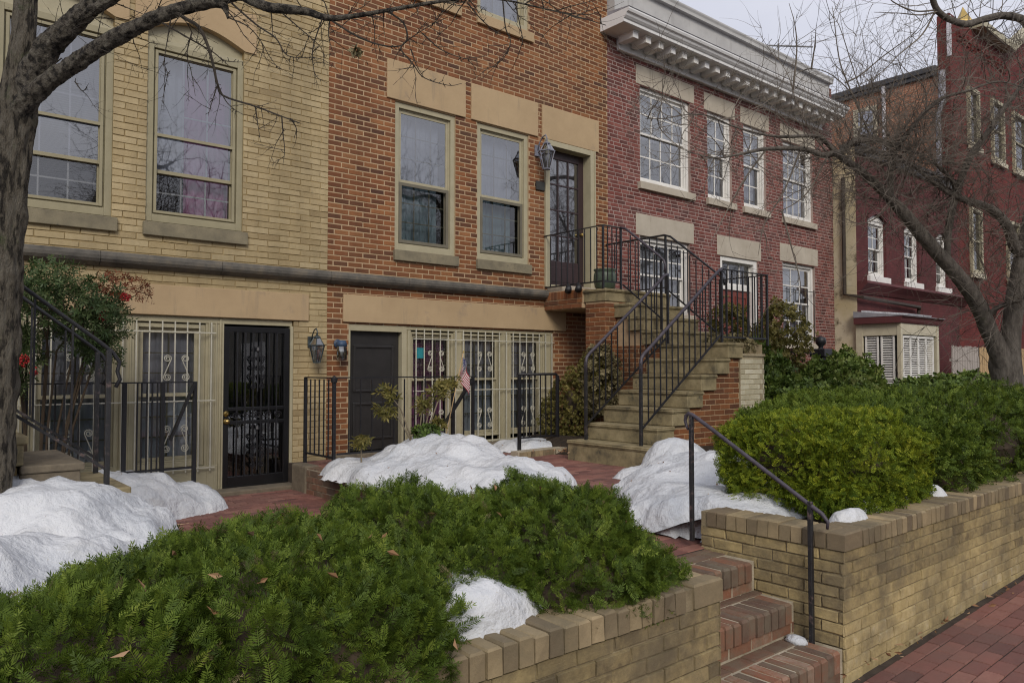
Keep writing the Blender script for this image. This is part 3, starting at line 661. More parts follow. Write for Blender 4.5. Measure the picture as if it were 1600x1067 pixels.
mb = MB(); mb.prism(prof, 'x', 17.80, 24.4); mb.build('shop_cornice', 'maroon', low)
mb = MB(); mb.tube([(17.70,8.72,6.3),(17.70,8.72,3.5),(17.70,8.30,3.40),(20.9,8.30,3.32),(20.95,8.34,3.25),(20.95,8.38,2.9)], .045, 8); mb.build('drainpipe', 'drain_brown', low)
# bay window
bay = MB(); bx0, bx1, by0 = 17.66, 19.78, 7.42
for a, b in ((bx0, bx0+.09), (bx1-.12, bx1)): bay.box(a, b, by0, by0+.09, .6, 2.76)
bay.box(bx0, bx0+.085, YL-.16, YL-.001, .6, 2.76); bay.box(bx0+.01, bx0+.08, by0+.09, YL-.16, 2.48, 2.76); bay.box(bx0+.01, bx0+.08, by0+.09, YL-.16, .6, .95)
bay.box(bx0+.09, bx1-.12, by0+.01, by0+.08, 2.50, 2.76); bay.box(bx0+.09, bx1-.12, by0+.01, by0+.08, .6, .95); bay.box(bx1-.09, bx1-.002, by0+.09, YL-.001, .6, 2.76)
bw = bay.build('bay_window', 'pale_cream', low, bevel=.006); bw['label'] = 'cream bay window with white louvred shutters'
sh = MB(); ring(sh, bx0+.19, bx1-.22, .98, 2.48, by0+.04, by0+.07, .05); 
for k in (1, 2, 3): x = bx0+.19+(bx1-bx0-.41)*k/4; sh.box(x-.035, x+.035, by0+.045, by0+.065, 1.03, 2.43)
sh.box(bx0+.24, bx1-.27, by0+.046, by0+.064, 1.48, 1.53)
z = 1.06
while z < 2.42:
    sh.add([(bx0+.24,by0+.052,z),(bx1-.27,by0+.052,z),(bx1-.27,by0+.085,z+.03),(bx0+.24,by0+.085,z+.03)], [(0,1,2,3)]); z += .052
sh.build('shutter', 'white_paint', bw)
sh = MB()
for y0_, y1_ in ((by0+.16, by0+.47), (by0+.52, by0+.83)):
    sh.box(bx0+.035, bx0+.06, y0_, y0_+.04, .96, 2.47); sh.box(bx0+.035, bx0+.06, y1_-.04, y1_, .96, 2.47); sh.box(bx0+.036, bx0+.059, y0_+.04, y1_-.04, 1.47, 1.52)
    z = 1.0
    while z < 2.44:
        sh.add([(bx0+.04,y0_+.04,z),(bx0+.04,y1_-.04,z),(bx0+.075,y1_-.04,z+.03),(bx0+.075,y0_+.04,z+.03)], [(0,1,2,3)]); z += .055
sh.build('shutter', 'white_paint', bw)
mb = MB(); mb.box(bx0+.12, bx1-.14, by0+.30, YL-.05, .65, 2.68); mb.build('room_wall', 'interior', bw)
mb = MB(); mb.prism([(YL-.001,2.76),(by0-.02,2.76),(by0-.04,2.80),(by0-.05,2.86),(by0-.09,2.91),(YL-.001,2.91)], 'x', bx0-.10, bx1+.12); mb.build('bay_cornice', 'maroon', bw)
mb = MB(); mb.prism([(YL-.001,2.912),(by0-.11,2.912),(by0-.11,2.925),(YL-.001,3.06)], 'x', bx0-.11, bx1+.13); mb.build('bay_roof', 'drain_grey', bw)
mb = MB(); mb.prism([(YL-.002,3.063),(by0-.02,2.948),(by0-.04,2.98),(YL-.4,3.06),(YL-.002,3.11)], 'x', bx0+.3, bx1-.5); sn_ = mb.build('snow_strip', 'snow', None); tag(sn_, 'thin snow strip lying on the roof of the cream bay window', 'snow')
mb = MB(); mb.box(20.05, 20.85, YL-.05, YL-.002, .5, 2.55); ring(mb, 20.0, 20.9, .5, 2.62, YL-.09, YL-.051, .07); mb.build('door', 'maroon_door', low, bevel=.006)

# ------------------------------------------------------------------ tall corner house
tall = thing('brick_house', 'tall house at the right, bare orange brick side wall and dark red front', 'house', (28, 9, .7), 'row houses along the pavement')
mb = MB(); mb.box(24.0, 24.3, 8.9, 13.5, .3, 10.55); mb.build('side_wall', 'tall_side', tall)
mb = MB(); mb.prism([(24.0,.3),(40,.3),(40,12.2),(33.4,15.0),(28.55,12.2),(24.0,12.2)], 'y', 8.55, 8.899); mb.build('front_wall', 'tall_front', tall)
mb = MB(); mb.box(24.3, 40, 8.9, 16, .3, 10.5); mb.build('house_body', 'roof_dark', tall)
mb = MB(); mb.box(23.85, 24.4, 8.9, 13.6, 10.551, 10.72); mb.box(23.9, 24.0, 8.9, 13.6, 10.42, 10.55); mb.build('eaves_gutter', 'roof_dark', tall, bevel=.02)
mb = MB()
for a, b in (((25.7,12.25),(28.55,12.25)),((28.55,12.25),(33.4,15.05))):
    mb.bar((a[0],8.45,a[1]+.05), (b[0],8.45,b[1]+.05), .5, .2)
mb.build('gable_trim', 'cream_paint', tall)
for k in range(12):
    x = 24.5+.36*k; mb = MB(); mb.prism([(8.549,11.5),(8.49,11.52),(8.49,11.6),(8.44,11.62),(8.44,11.78),(8.549,11.8)], 'x', x, x+.17); mb.build('corbel', 'tall_front', tall)
mb = MB(); mb.lathe([(.26,12.3),(.25,12.42),(.07,12.75),(0,12.9)], 25.5, 8.7, 4); mb.build('finial', 'gold', tall)
plain('corner_trim', tall, 23.95, 24.0, 8.5, 8.62, 10.9, 12.1, 'drain_white')
for a, b, c, d_ in ((25.2,26.1,8.5,10.3),(27.2,28.3,8.4,10.4),(29.2,30.6,8.4,10.4),(25.2,26.1,4.6,6.6),(28.4,29.6,4.6,6.6)):
    w = MB(); ring(w, a, b, c, d_, 8.46, 8.549, .11); w.box(a+.11, b-.11, 8.50, 8.54, (c+d_)/2-.03, (c+d_)/2+.03); wo = w.build('window', 'cream_paint', tall)
    w = MB(); w.box(a+.1, b-.1, 8.545, 8.548, c+.1, d_-.1); w.build('pane', 'glass_dim', wo)
    w = MB(); w.box(a-.08, b+.08, 8.42, 8.5, c-.14, c-.002); w.build('sill', 'pale_cream', wo)
mb = MB(); 
mb.box(23.93, 24.0, 10.68, 10.80, 8.85, 10.02); mb.box(23.93, 24.0, 11.30, 11.42, 8.85, 10.02); mb.box(23.93, 24.0, 10.80, 11.30, 9.92, 10.02); mb.box(23.93, 24.0, 10.80, 11.30, 8.85, 8.95); mb.box(23.945, 23.99, 10.80, 11.30, 9.42, 9.47)
w = mb.build('window', 'pale_cream', tall)
mb = MB(); mb.box(23.97, 23.98, 10.80, 11.30, 8.95, 9.92); mb.build('pane', 'glass_sky', w)
mb = MB(); mb.tube([(23.9,10.44,10.5),(23.9,10.44,7.1)], .06, 8); mb.build('downspout', 'drain_white', tall)
mb = MB(); mb.tube([(23.9,8.75,10.5),(23.9,8.75,9.5)], .10, 8); mb.tube([(23.88,8.75,9.5),(23.88,8.86,9.2),(23.88,8.86,7.1)], .075, 8); mb.build('downspout', 'drain_grey', tall)
# aerial on the red house roof
an = thing('tv_aerial', 'thin television aerial standing on the roof of the red house', 'aerial', (17.4, 10.2, 8.3))
ax, ay = 17.4, 10.2
mb = MB(); mb.tube([(ax,ay,8.28),(ax,ay,9.98)], .022, 6); mb.build('mast', 'aluminium', an)
mb = MB(); D_ = (.766, -.6425); A = lambda t, z=9.93, s=0: (ax+D_[0]*t+D_[1]*s, ay+D_[1]*t-D_[0]*s, z)
mb.tube([A(-.70, 9.95), A(.88, 9.90)], .022, 5)
for k in range(9):
    t = -.66+.185*k; h = .42-.025*k; mb.tube([A(t, 9.94, -h), A(t, 9.94, h)], .008, 4)
mb.tube([A(.85,9.62), A(.85,10.2)], .008, 4)
mb.build('boom', 'aluminium', an)
mb = MB(); mb.lathe([(0,8.62),(.07,8.66),(.075,8.82),(.035,8.95),(0,8.96)], ax, ay, 10); mb.build('mast_clamp', 'gold', an)
TREES={'left':{'trunk':[[0.57,6.105,0.541,0.2],[0.571,6.093,0.773,0.185],[0.591,6.064,1.048,0.172],[0.604,6.027,1.64,0.165],[0.618,5.978,2.486,0.16],[0.637,5.935,3.077,0.155],[0.669,5.894,3.416,0.15],[0.688,5.864,3.712,0.118],[0.695,5.845,4.008,0.098],[0.698,5.823,4.43,0.085],[0.679,5.813,5.022,0.06]],
'limbA':[[0.67,5.895,3.373,0.12],[0.732,5.804,3.641,0.118],[0.81,5.691,3.838,0.1],[0.916,5.531,3.971,0.088],[1.007,5.385,4.071,0.075],[1.118,5.221,4.201,0.065],[1.257,4.965,4.389,0.05]],
'limbA2':[[0.894,5.551,3.942,0.05],[0.977,5.412,4.014,0.05],[1.059,5.277,4.059,0.045],[1.199,5.089,4.156,0.035]],
'limbB':[[0.632,5.928,3.331,0.1],[0.699,5.8,3.474,0.092],[0.806,5.64,3.598,0.075],[0.89,5.501,3.661,0.072],[0.988,5.35,3.739,0.068],[1.084,5.202,3.806,0.066],[1.162,5.069,3.844,0.062],[1.254,4.925,3.889,0.055],[1.388,4.745,3.936,0.05],[1.5,4.624,3.957,0.045],[1.551,4.569,3.937,0.034],[1.569,4.556,3.891,0.016],[1.576,4.552,3.852,0.006]],
'limbC':[[1.5,4.624,3.95,0.03],[1.613,4.489,3.981,0.034],[1.663,4.384,3.926,0.034],[1.729,4.305,3.879,0.034],[1.809,4.213,3.858,0.032],[1.887,4.122,3.834,0.026],[1.98,4.02,3.787,0.02],[2.085,3.906,3.792,0.016],[2.231,3.756,3.817,0.013],[2.417,3.572,3.851,0.011],[2.575,3.414,3.867,0.009],[2.703,3.281,3.843,0.006],[2.859,3.127,3.786,0.005],[2.985,2.997,3.733,0.004],[3.095,2.869,3.669,0.002]]},
'right':{'trunk':[[11.041,3.309,1.052,0.25],[11.016,3.316,1.377,0.23],[10.998,3.32,1.62,0.215],[10.975,3.331,1.823,0.22],[11.007,3.294,2.026,0.15],[11.025,3.265,2.351,0.135],[11.054,3.223,2.757,0.12],[11.107,3.16,3.162,0.115],[11.123,3.056,3.72,0.1],[11.039,2.893,4.564,0.08],[10.799,2.801,5.282,0.065],[10.589,2.828,5.689,0.06],[10.363,2.879,5.867,0.058],[10.073,2.991,5.881,0.052],[9.79,3.102,5.798,0.048],[9.511,3.21,5.693,0.046],[9.244,3.302,5.706,0.042],[9.035,3.344,5.76,0.04],[8.876,3.342,5.884,0.034]],
'limbA':[[10.985,3.331,1.62,0.15],[10.854,3.363,1.903,0.135],[10.685,3.425,2.224,0.125],[10.424,3.496,2.616,0.118],[10.125,3.602,2.922,0.11],[9.807,3.726,3.197,0.1],[9.481,3.855,3.512,0.09],[9.214,3.938,3.721,0.08],[8.963,4.011,3.887,0.065],[8.716,4.081,4.027,0.055],[8.473,4.149,4.133,0.05],[8.339,4.194,4.193,0.048],[8.18,4.264,4.157,0.042],[7.918,4.351,4.201,0.035],[7.419,4.51,4.143,0.026],[7.118,4.636,4.059,0.017],[6.817,4.761,3.99,0.01],[6.503,4.891,4.036,0.005]],
'limbB':[[8.339,4.194,4.193,0.035],[8.204,4.236,4.31,0.032],[8.003,4.273,4.345,0.028],[7.481,4.452,4.283,0.018],[7.016,4.644,4.341,0.012],[6.734,4.746,4.418,0.009],[6.536,4.846,4.422,0.007],[6.251,4.959,4.348,0.005],[6.048,5.064,4.325,0.003]],
'limbC':[[8.377,4.176,4.174,0.042],[8.52,4.102,4.325,0.04],[8.755,3.967,4.376,0.036],[8.978,3.848,4.324,0.028],[9.145,3.775,4.279,0.016],[9.361,3.665,4.151,0.01]],
'limbD':[[9.196,3.952,3.744,0.05],[9.138,3.922,4.051,0.042],[9.127,3.855,4.301,0.036],[9.186,3.731,4.496,0.03],[9.272,3.584,4.719,0.026],[9.369,3.431,4.857,0.022],[9.539,3.22,4.928,0.018],[9.807,2.991,5.031,0.012],[10.091,2.757,4.943,0.008]],
'limbE':[[11.119,3.149,3.162,0.09],[10.908,3.191,3.268,0.08],[10.708,3.216,3.53,0.07],[10.427,3.313,3.708,0.06],[9.935,3.462,3.781,0.045],[9.618,3.591,3.911,0.03],[9.305,3.715,4.098,0.02],[9.025,3.812,4.235,0.01]],
'limbF':[[9.996,3.64,3.033,0.05],[9.945,3.6,3.415,0.05],[9.904,3.484,3.858,0.05],[9.903,3.338,4.231,0.048],[9.987,3.191,4.489,0.042],[10.069,3.045,4.753,0.034],[10.151,2.901,4.983,0.026],[10.202,2.782,5.202,0.018]],
'limbG':[[9.935,3.462,3.781,0.03],[9.691,3.523,4.063,0.024],[9.36,3.663,4.226,0.018],[9.023,3.809,4.347,0.013],[8.58,4.047,4.428,0.008]],
'limbH':[[10.652,3.447,2.344,0.04],[10.658,3.305,2.497,0.035],[10.724,3.116,2.568,0.03],[10.815,2.904,2.676,0.02]]},
'tw_left':[[[1.33,4.79,3.92],[1.38,4.73,3.86],[1.44,4.66,3.8],[1.48,4.61,3.68],[1.51,4.59,3.55],[1.53,4.58,3.45],[1.56,4.56,3.38],[1.7,4.42,3.31],[1.81,4.29,3.24],[1.89,4.22,3.2]],[[1.53,4.58,3.45],[1.51,4.6,3.36],[1.49,4.62,3.26]],[[1.53,4.58,3.45],[1.57,4.55,3.35],[1.61,4.52,3.3],[1.65,4.49,3.27]],[[1.29,4.86,3.85],[1.39,4.75,3.76],[1.51,4.63,3.66],[1.57,4.57,3.6],[1.66,4.46,3.58]],[[1.58,4.55,3.86],[1.66,4.46,3.8],[1.71,4.39,3.71],[1.76,4.35,3.6],[1.8,4.29,3.51]],[[1.57,4.55,3.97],[1.68,4.38,3.79],[1.76,4.27,3.69],[1.8,4.22,3.59],[1.85,4.15,3.56],[1.92,4.08,3.56]],[[1.74,4.3,3.87],[1.75,4.3,3.77],[1.75,4.29,3.69]],[[1.78,4.24,3.84],[1.86,4.16,3.74],[1.94,4.07,3.63],[1.97,4.05,3.56]],[[1.98,4.02,3.78],[1.98,4.03,3.68],[2.0,4.01,3.58]],[[1.95,4.04,3.8],[1.91,4.08,3.63],[1.91,4.09,3.53],[1.92,4.06,3.44],[1.97,4.02,3.4]],[[1.98,4.02,3.78],[2.1,3.9,3.67],[2.21,3.81,3.62],[2.28,3.73,3.61],[2.32,3.69,3.65],[2.39,3.6,3.71],[2.48,3.53,3.77]],[[2.22,3.77,3.81],[2.29,3.71,3.74],[2.31,3.7,3.65],[2.28,3.72,3.59],[2.33,3.67,3.5],[2.38,3.63,3.42],[2.48,3.53,3.37],[2.54,3.48,3.38]],[[2.33,3.69,3.59],[2.35,3.66,3.49],[2.38,3.62,3.41]],[[2.36,3.62,3.67],[2.45,3.56,3.58],[2.53,3.48,3.53],[2.61,3.4,3.5]],[[2.69,3.29,3.84],[2.71,3.29,3.69],[2.73,3.27,3.61],[2.71,3.29,3.53],[2.67,3.33,3.47],[2.59,3.37,3.38]],[[2.74,3.24,3.83],[2.76,3.22,3.69],[2.77,3.21,3.61],[2.76,3.22,3.56]],[[2.55,3.44,3.84],[2.6,3.38,3.74],[2.66,3.34,3.68],[2.69,3.31,3.65]],[[0.96,5.43,4.03],[1.02,5.35,3.97],[1.09,5.28,3.91]],[[0.87,5.58,3.75],[0.83,5.62,3.71],[0.79,5.65,3.72]],[[0.99,5.35,3.73],[0.93,5.4,3.71],[0.88,5.45,3.64]],[[1.33,4.82,3.92],[1.31,4.82,3.76],[1.29,4.81,3.6],[1.31,4.79,3.5]],[[1.41,4.69,3.77],[1.39,4.71,3.64],[1.41,4.69,3.53],[1.43,4.67,3.38]],[[1.08,5.3,4.09],[1.2,5.16,4.01],[1.3,5.02,3.93]],[[0.93,5.47,3.58],[0.97,5.44,3.52],[1.0,5.41,3.57]],[[1.7,4.42,3.31],[1.71,4.41,3.22],[1.73,4.41,3.1]],[[1.81,4.29,3.24],[1.82,4.29,3.13],[1.83,4.29,3.04],[1.82,4.29,2.95]],[[1.85,4.26,3.23],[1.88,4.24,3.17],[1.87,4.25,3.11]]],
'tw_right':[[[8.22,4.23,4.19],[7.97,4.29,4.4],[7.8,4.36,4.71],[7.68,4.38,4.97],[7.58,4.46,5.19]],[[8.58,4.05,4.34],[8.61,4.01,4.57],[8.51,4.02,4.78],[8.39,4.06,4.91],[8.17,4.17,5.07],[7.94,4.29,5.1],[7.81,4.41,5.01]],[[8.02,4.25,4.34],[8.06,4.22,4.51],[8.18,4.11,4.69]],[[8.76,3.97,4.38],[8.38,4.06,4.98],[8.25,4.09,5.25],[8.15,4.09,5.66],[8.13,4.1,5.8]],[[9.02,3.81,4.32],[8.69,3.94,4.72],[8.57,4.03,5.02],[8.32,4.09,5.56],[8.25,4.14,5.74]],[[9.27,3.58,4.71],[9.29,3.57,4.87],[9.18,3.58,5.03],[8.99,3.67,5.16],[8.89,3.75,5.33]],[[8.36,4.08,4.98],[8.49,3.96,5.07],[8.68,3.79,5.28],[8.96,3.55,5.56],[9.04,3.47,5.78]],[[7.77,4.38,4.85],[7.75,4.32,5.26],[7.72,4.32,5.54],[7.67,4.36,5.79]],[[7.97,4.27,5.1],[7.99,4.24,5.34],[8.0,4.22,5.59]],[[9.04,3.34,5.76],[8.74,3.46,5.7],[8.58,3.6,5.79],[8.47,3.68,5.9]],[[9.06,3.33,5.75],[8.8,3.42,5.66],[8.61,3.58,5.68],[8.29,3.71,5.64]],[[9.02,3.35,5.76],[8.86,3.44,5.46],[8.62,3.59,5.22],[8.46,3.73,5.01],[8.22,3.94,4.83]],[[10.08,3.0,5.54],[9.79,3.1,5.69],[9.91,3.01,5.65],[10.11,2.85,5.5]],[[7.42,4.51,4.14],[7.14,4.63,3.75],[6.99,4.77,3.37],[6.81,4.81,3.08]],[[7.89,4.37,4.19],[7.67,4.45,3.7],[7.47,4.57,3.33],[7.38,4.6,2.97]],[[8.21,4.24,4.11],[7.97,4.33,3.72],[7.75,4.46,3.53],[7.54,4.57,3.47]],[[7.66,4.47,3.48],[7.74,4.42,3.13],[7.83,4.36,2.7],[7.82,4.38,2.49]],[[9.21,3.94,3.72],[8.97,4.02,3.51],[8.75,4.14,3.43],[8.47,4.31,3.57]],[[10.69,3.42,2.22],[10.36,3.42,2.73],[10.42,3.36,2.88],[10.18,3.41,3.26],[9.94,3.47,3.47]]]}
# ------------------------------------------------------------------ ground, pavement, paths
mb = MB(); mb.box(-120, 200, -140, 140, -.90, -.80, skip='b'); structure(mb.build('ground', 'soil'))
def zs(x): return (x-4.15)*.032
mb = MB(); mb.face([(-30,-2.6,zs(-30)-.012),(60,-2.6,zs(60)-.012),(60,2.2,zs(60)-.012),(-30,2.2,zs(-30)-.012)])
structure(mb.build('sidewalk', 'paver_joint', recalc=False))
mb = MB(); bricks(mb, (2.0,-1.6,zs(2.0)-.011), (1,0,.032), (0,0,1), 16, 3.62, course=.104, bl=.208, mort=.008, proud=.009, v=(0,1,0), jit=.002, tlo=.15, thi=.85)
pv = mb.build('sidewalk_paving', 'paver', recalc=False); structure(pv)
mb = MB(); mb.box(-30, 60, -2.75, -2.6, -1, -.05); structure(mb.build('kerb', 'concrete'))
mb = MB(); mb.box(-60, 100, -12, -2.75, -.795, -.45); structure(mb.build('road', 'asphalt'))
mb = MB(); mb.box(-60, 100, -22, -12, -.796, -.30); structure(mb.build('pavement', 'concrete'))
mb = MB(); mb.box(-3.5, 3.93, 4.6, 9, -.3, .28); structure(mb.build('yard_soil', 'soil'))
mb = MB(); bricks(mb, (.2,5.6,.282), (1,0,0), (0,0,1), 3.72, 3.13, course=.104, bl=.208, mort=.008, proud=.008, v=(0,1,0), tlo=.2, thi=.9)
structure(mb.build('brick_path', 'paver', recalc=False))
mb = MB(); mb.prism([(2.95,2.99),(7.3,2.99),(7.3,9),(3.93,9),(3.93,4.45),(2.95,4.45)], 'z', -.3, .57); structure(mb.build('yard_base', 'paver_joint'))
mb = MB(); bricks(mb, (2.96,3.0,.572), (1,0,0), (0,0,1), 4.3, 1.42, course=.104, bl=.208, mort=.008, proud=.008, v=(0,1,0), tlo=.2, thi=.9); bricks(mb, (4.03,4.42,.572), (1,0,0), (0,0,1), 3.23, 4.5, course=.104, bl=.208, mort=.008, proud=.008, v=(0,1,0), tlo=.2, thi=.9)
structure(mb.build('brick_path', 'paver', recalc=False))
def field(name, x0, x1, y0, y1, step, h, mat='soil'):
    nx, ny = int((x1-x0)/step)+1, int((y1-y0)/step)+1
    X, Y = np.meshgrid(np.linspace(x0, x1, nx), np.linspace(y0, y1, ny))
    V = np.array([(x, y, h(x, y)) for x, y in zip(X.ravel(), Y.ravel())])
    i = np.arange((ny-1)*(nx-1)); q = i//(nx-1)*nx + i % (nx-1)
    F = np.stack([q, q+1, q+nx+1, q+nx], 1)
    return np_mesh(name, V, F, np.full(len(F), .5), mat, smooth=True)
def sm(t): t = max(0, min(1, t)); return t*t*(3-2*t)
nz = lambda x, y, s, k=0: noise.noise(Vector((x*s+k*7.3, y*s-k*3.1, k*1.7)))
structure(field('planter_soil', -4, 2.94, 2.28, 5.6, .12, lambda x, y: .69 - .40*sm((y-4.3)/1.0) + .03*nz(x, y, 3)))
structure(field('planter_soil', 4.16, 30, 2.28, 8.44, .15, lambda x, y: .76 - .24*sm((y-3.0)/.7)*sm((7.6-x)/.8) + .03*nz(x, y, 3)))

# ------------------------------------------------------------------ garden walls and the brick steps
def wtone(a, z, t):
    # the weathered upper courses are greyer, the sheltered middle ones yellower
    return max(0, min(1, t + .22*math.exp(-((z-.55)/.22)**2) - (.22 if z > .85 else 0) - .05))
def garden_wall(label, x0, x1, y0, top, ret_x=None, ret_y=None, zbot=-.35):
    """front wall along the pavement with a rowlock cap, and a return beside the steps"""
    w = thing('garden_wall', label, 'wall', (x0 if ret_x is None else ret_x, y0, zbot), 'low brick garden walls')
    capz = top-.102; th = .20
    rx = ret_x; left = rx is not None and abs(rx-x0) < .01
    zbot = capz-17*.0675
    c = MB(); c.box(x0+.012, x1-.012, y0+.012, y0+th, zbot, capz)
    if rx is not None:
        a, b = (x0+.012, x0+th) if left else (x1-th, x1-.012)
        c.box(a, b, y0+th, ret_y, zbot, capz)
    o = c.build('core', 'wall_mortar', w)
    # the wall has settled: rows rise very slightly to the right
    f = MB(); bricks(f, (x0, y0+.012, zbot), (1,0,0), (0,-1,0), x1-x0, capz-zbot, course=.0675, bl=.208, mort=.007, proud=.010, jit=.003, tlo=.35, thi=.65, extra=wtone)
    if rx is not None:
        if left: bricks(f, (rx+.012, ret_y, zbot), (0,-1,0), (-1,0,0), ret_y-y0, capz-zbot, course=.0675, bl=.208, mort=.008, proud=.010, jit=.004, tlo=.15, thi=.6)
        else: bricks(f, (rx-.012, y0, zbot), (0,1,0), (1,0,0), ret_y-y0, capz-zbot, course=.0675, bl=.208, mort=.008, proud=.010, jit=.004, tlo=.15, thi=.6)
    f.build('brickwork', 'wall_brick', w, recalc=False)
    cap = MB()
    def capbrick(a, b, c_, d):
        J = lambda s=.004: random.uniform(-s, s)
        z = top+J(.005); h = .008
        m = [(a,c_),(b,c_),(b,d),(a,d)]; i = [(a+h,c_+h),(b-h,c_+h),(b-h,d-h),(a+h,d-h)]
        jz = [J(.003) for _ in range(4)]
        vs = [(x+J(.002),y+J(.004),capz+.003) for x, y in m]+[(x,y+J(.003),z-h) for x, y in m]+[(x,y+J(.003),z+q) for (x, y), q in zip(i, jz)]
        cap.add(vs, [(0,1,5,4),(1,2,6,5),(2,3,7,6),(3,0,4,7),(4,5,9,8),(5,6,10,9),(6,7,11,10),(7,4,8,11),(8,9,10,11)], random.uniform(.0,1.))
    x = x0; st = .0735
    xa, xb = (x0+(.212 if left else 0), x1-(.212 if (rx is not None and not left) else 0))
    k = 0; n = int((xb-xa)/st)
    for k in range(n): capbrick(xa+k*st+.004, xa+(k+1)*st-.004, y0-.008, y0+th+.014)
    if rx is not None:
        a, b = (x0-.008, x0+.204) if left else (x1-.204, x1+.008)
        y = y0-.006; capbrick(a, b, y, y+.10); y += .106
        while y+st < ret_y: capbrick(a, b, y+.003, y+st-.004); y += st
    cap.build('cap_course', 'cap_brick', w, recalc=False)
    m_ = MB(); m_.box(x0+.004, x1-.004, y0+.006, y0+th, capz-.004, top-.012)
    if rx is not None: m_.box(a+.012, b-.012, y0+th, ret_y-.004, capz-.0045, top-.0125)
    m_.build('cap_mortar', 'wall_mortar', w)
    return w
garden_wall('low buff brick garden wall left of the brick steps, under the dark yew hedge', -5, 2.985, 2.07, .785, 2.985, 3.0)
garden_wall('long buff brick garden wall right of the brick steps, running along the pavement', 4.15, 16.0, 2.07, .825, 4.15, 3.03)
st = thing('brick_steps', 'short flight of worn red brick steps between the two garden walls', 'steps', (3.57, 2.5, -.1))
for k, (ya, yb, zt) in enumerate(((2.08,2.40,.19),(2.37,2.66,.385),(2.63,2.98,.57))):
    mb = MB(); mb.box(2.99, 4.148, ya+.008, yb+.25, -.4, zt-.006); s_ = mb.build('step', 'step_mortar', st)
    b = MB(); x = 2.992; w_ = .0735
    while x+w_ < 4.15:
        J = lambda s=.003: random.uniform(-s, s); t = random.uniform(0, .9); h = .012
        x0_, x1_, y0_, y1_ = x+.0055, x+w_-.0055, ya-.012+J(.006), ya+.195
        za, zb = zt-.112, zt+J(.004)
        m_ = [(x0_,y0_),(x1_,y0_),(x1_,y1_),(x0_,y1_)]; i_ = [(x0_+.006,y0_+h),(x1_-.006,y0_+h),(x1_-.006,y1_-.006),(x0_+.006,y1_-.006)]
        vs = [(p,q,za) for p, q in m_]+[(p,q,zb-h) for p, q in m_]+[(p,q,zb+J(.002)) for p, q in i_]
        b.add(vs, [(0,1,5,4),(1,2,6,5),(2,3,7,6),(3,0,4,7),(4,5,9,8),(5,6,10,9),(6,7,11,10),(7,4,8,11),(8,9,10,11)], t)
        x += w_
    bricks(b, (2.99, ya+.205, zt-.007), (1,0,0), (0,0,1), 1.156, yb-ya-.19, course=.10, bl=.205, mort=.009, proud=.008, v=(0,1,0), tlo=0, thi=.5)
    bricks(b, (2.99, ya+.012, zt-.112-.075*2), (1,0,0), (0,-1,0), 1.156, .15, course=.075, bl=.208, mort=.010, proud=.008, tlo=.2, thi=.9)
    b.build('brickwork', 'step_brick', s_, recalc=False)
# handrail of the brick steps
hr = thing('handrail', 'single black iron handrail with two posts beside the brick steps', 'handrail', (4.10, 2.6, .2))
for (y, z0, z1) in ((2.24,.17,.985),(3.06,.62,1.44)):
    mb = MB(); mb.box(4.087, 4.113, y-.013, y+.013, z0, z1); mb.build('post', 'worn_iron', hr, bevel=.004)
mb = MB(); pts = [(4.10,3.085,1.34),(4.10,3.098,1.365),(4.10,3.108,1.40),(4.10,3.10,1.432),(4.10,3.08,1.447),(4.10,3.05,1.440),(4.10,2.9,1.355),(4.10,2.6,1.178),(4.10,2.35,1.03),(4.10,2.24,.965),(4.10,2.17,.925),(4.10,2.135,.885),(4.10,2.14,.845)]
mb.tube(pts, [.007,.009,.011,.013,.0135,.0135,.0135,.0135,.0135,.0135,.0135,.010,.008], 8); mb.build('rail', 'purple_iron', hr, smooth=True)

# ------------------------------------------------------------------ stone staircase of the orange house
sg = thing('stone_staircase', 'weathered stone staircase rising over a brick base to the door of the orange house', 'staircase', (8.2, 6.4, .6))
YN, YF = 5.75, 6.88
def stone_step(name, x0, x1, y0, y1, zt, side, rise=.207, nose=.022, parent=sg):
    """stone block with a rounded nosing on the given sides ('l' = -X face, 'f' = -Y face)"""
    mb = MB(); h = .052
    mb.box(x0, x1, y0, y1, zt-rise+.004, zt-h)
    ax = nose if 'l' in side else 0; ay = nose if 'f' in side or 'n' in side else 0
    for i, (dz0, dz1, g) in enumerate(((-h,-h*.72,.55),(-h*.72,-h*.3,1),(-h*.3,0,.62))):
        mb.box(x0-ax*g, x1, y0-ay*g, y1, zt+dz0+.0002*i, zt+dz1)
    return mb.build(name, 'stone', parent, bevel=.007)
xs = [6.76, 7.05, 7.34, 7.63, 7.92, 8.21, 8.50]; z0 = .83
for k in range(6):
    x0 = xs[k]; x1 = xs[k+1]+.03; yn = YN - (.10 if k == 0 else 0); yf = YF+(.08 if k == 0 else 0)
    stone_step('step', x0, x1, yn, yf, z0+.208*k, 'ln', rise=.208 if k else .26)
stone_step('platform', 8.50, 8.84, YN, YF, z0+.208*6, 'ln', rise=.208); stone_step('platform', 8.84, 9.70, 6.40, YF, z0+.208*6-.003, '', rise=.15)
ys = [6.86, 7.13, 7.40]
for k in range(3): stone_step('step', 8.46, 9.76, ys[k], ys[k]+.31, 2.285+.208*k, 'fl', rise=.208)
stone_step('landing', 8.24, 9.76, 7.68, 8.12, 2.925, 'fl', rise=.19, nose=.03)
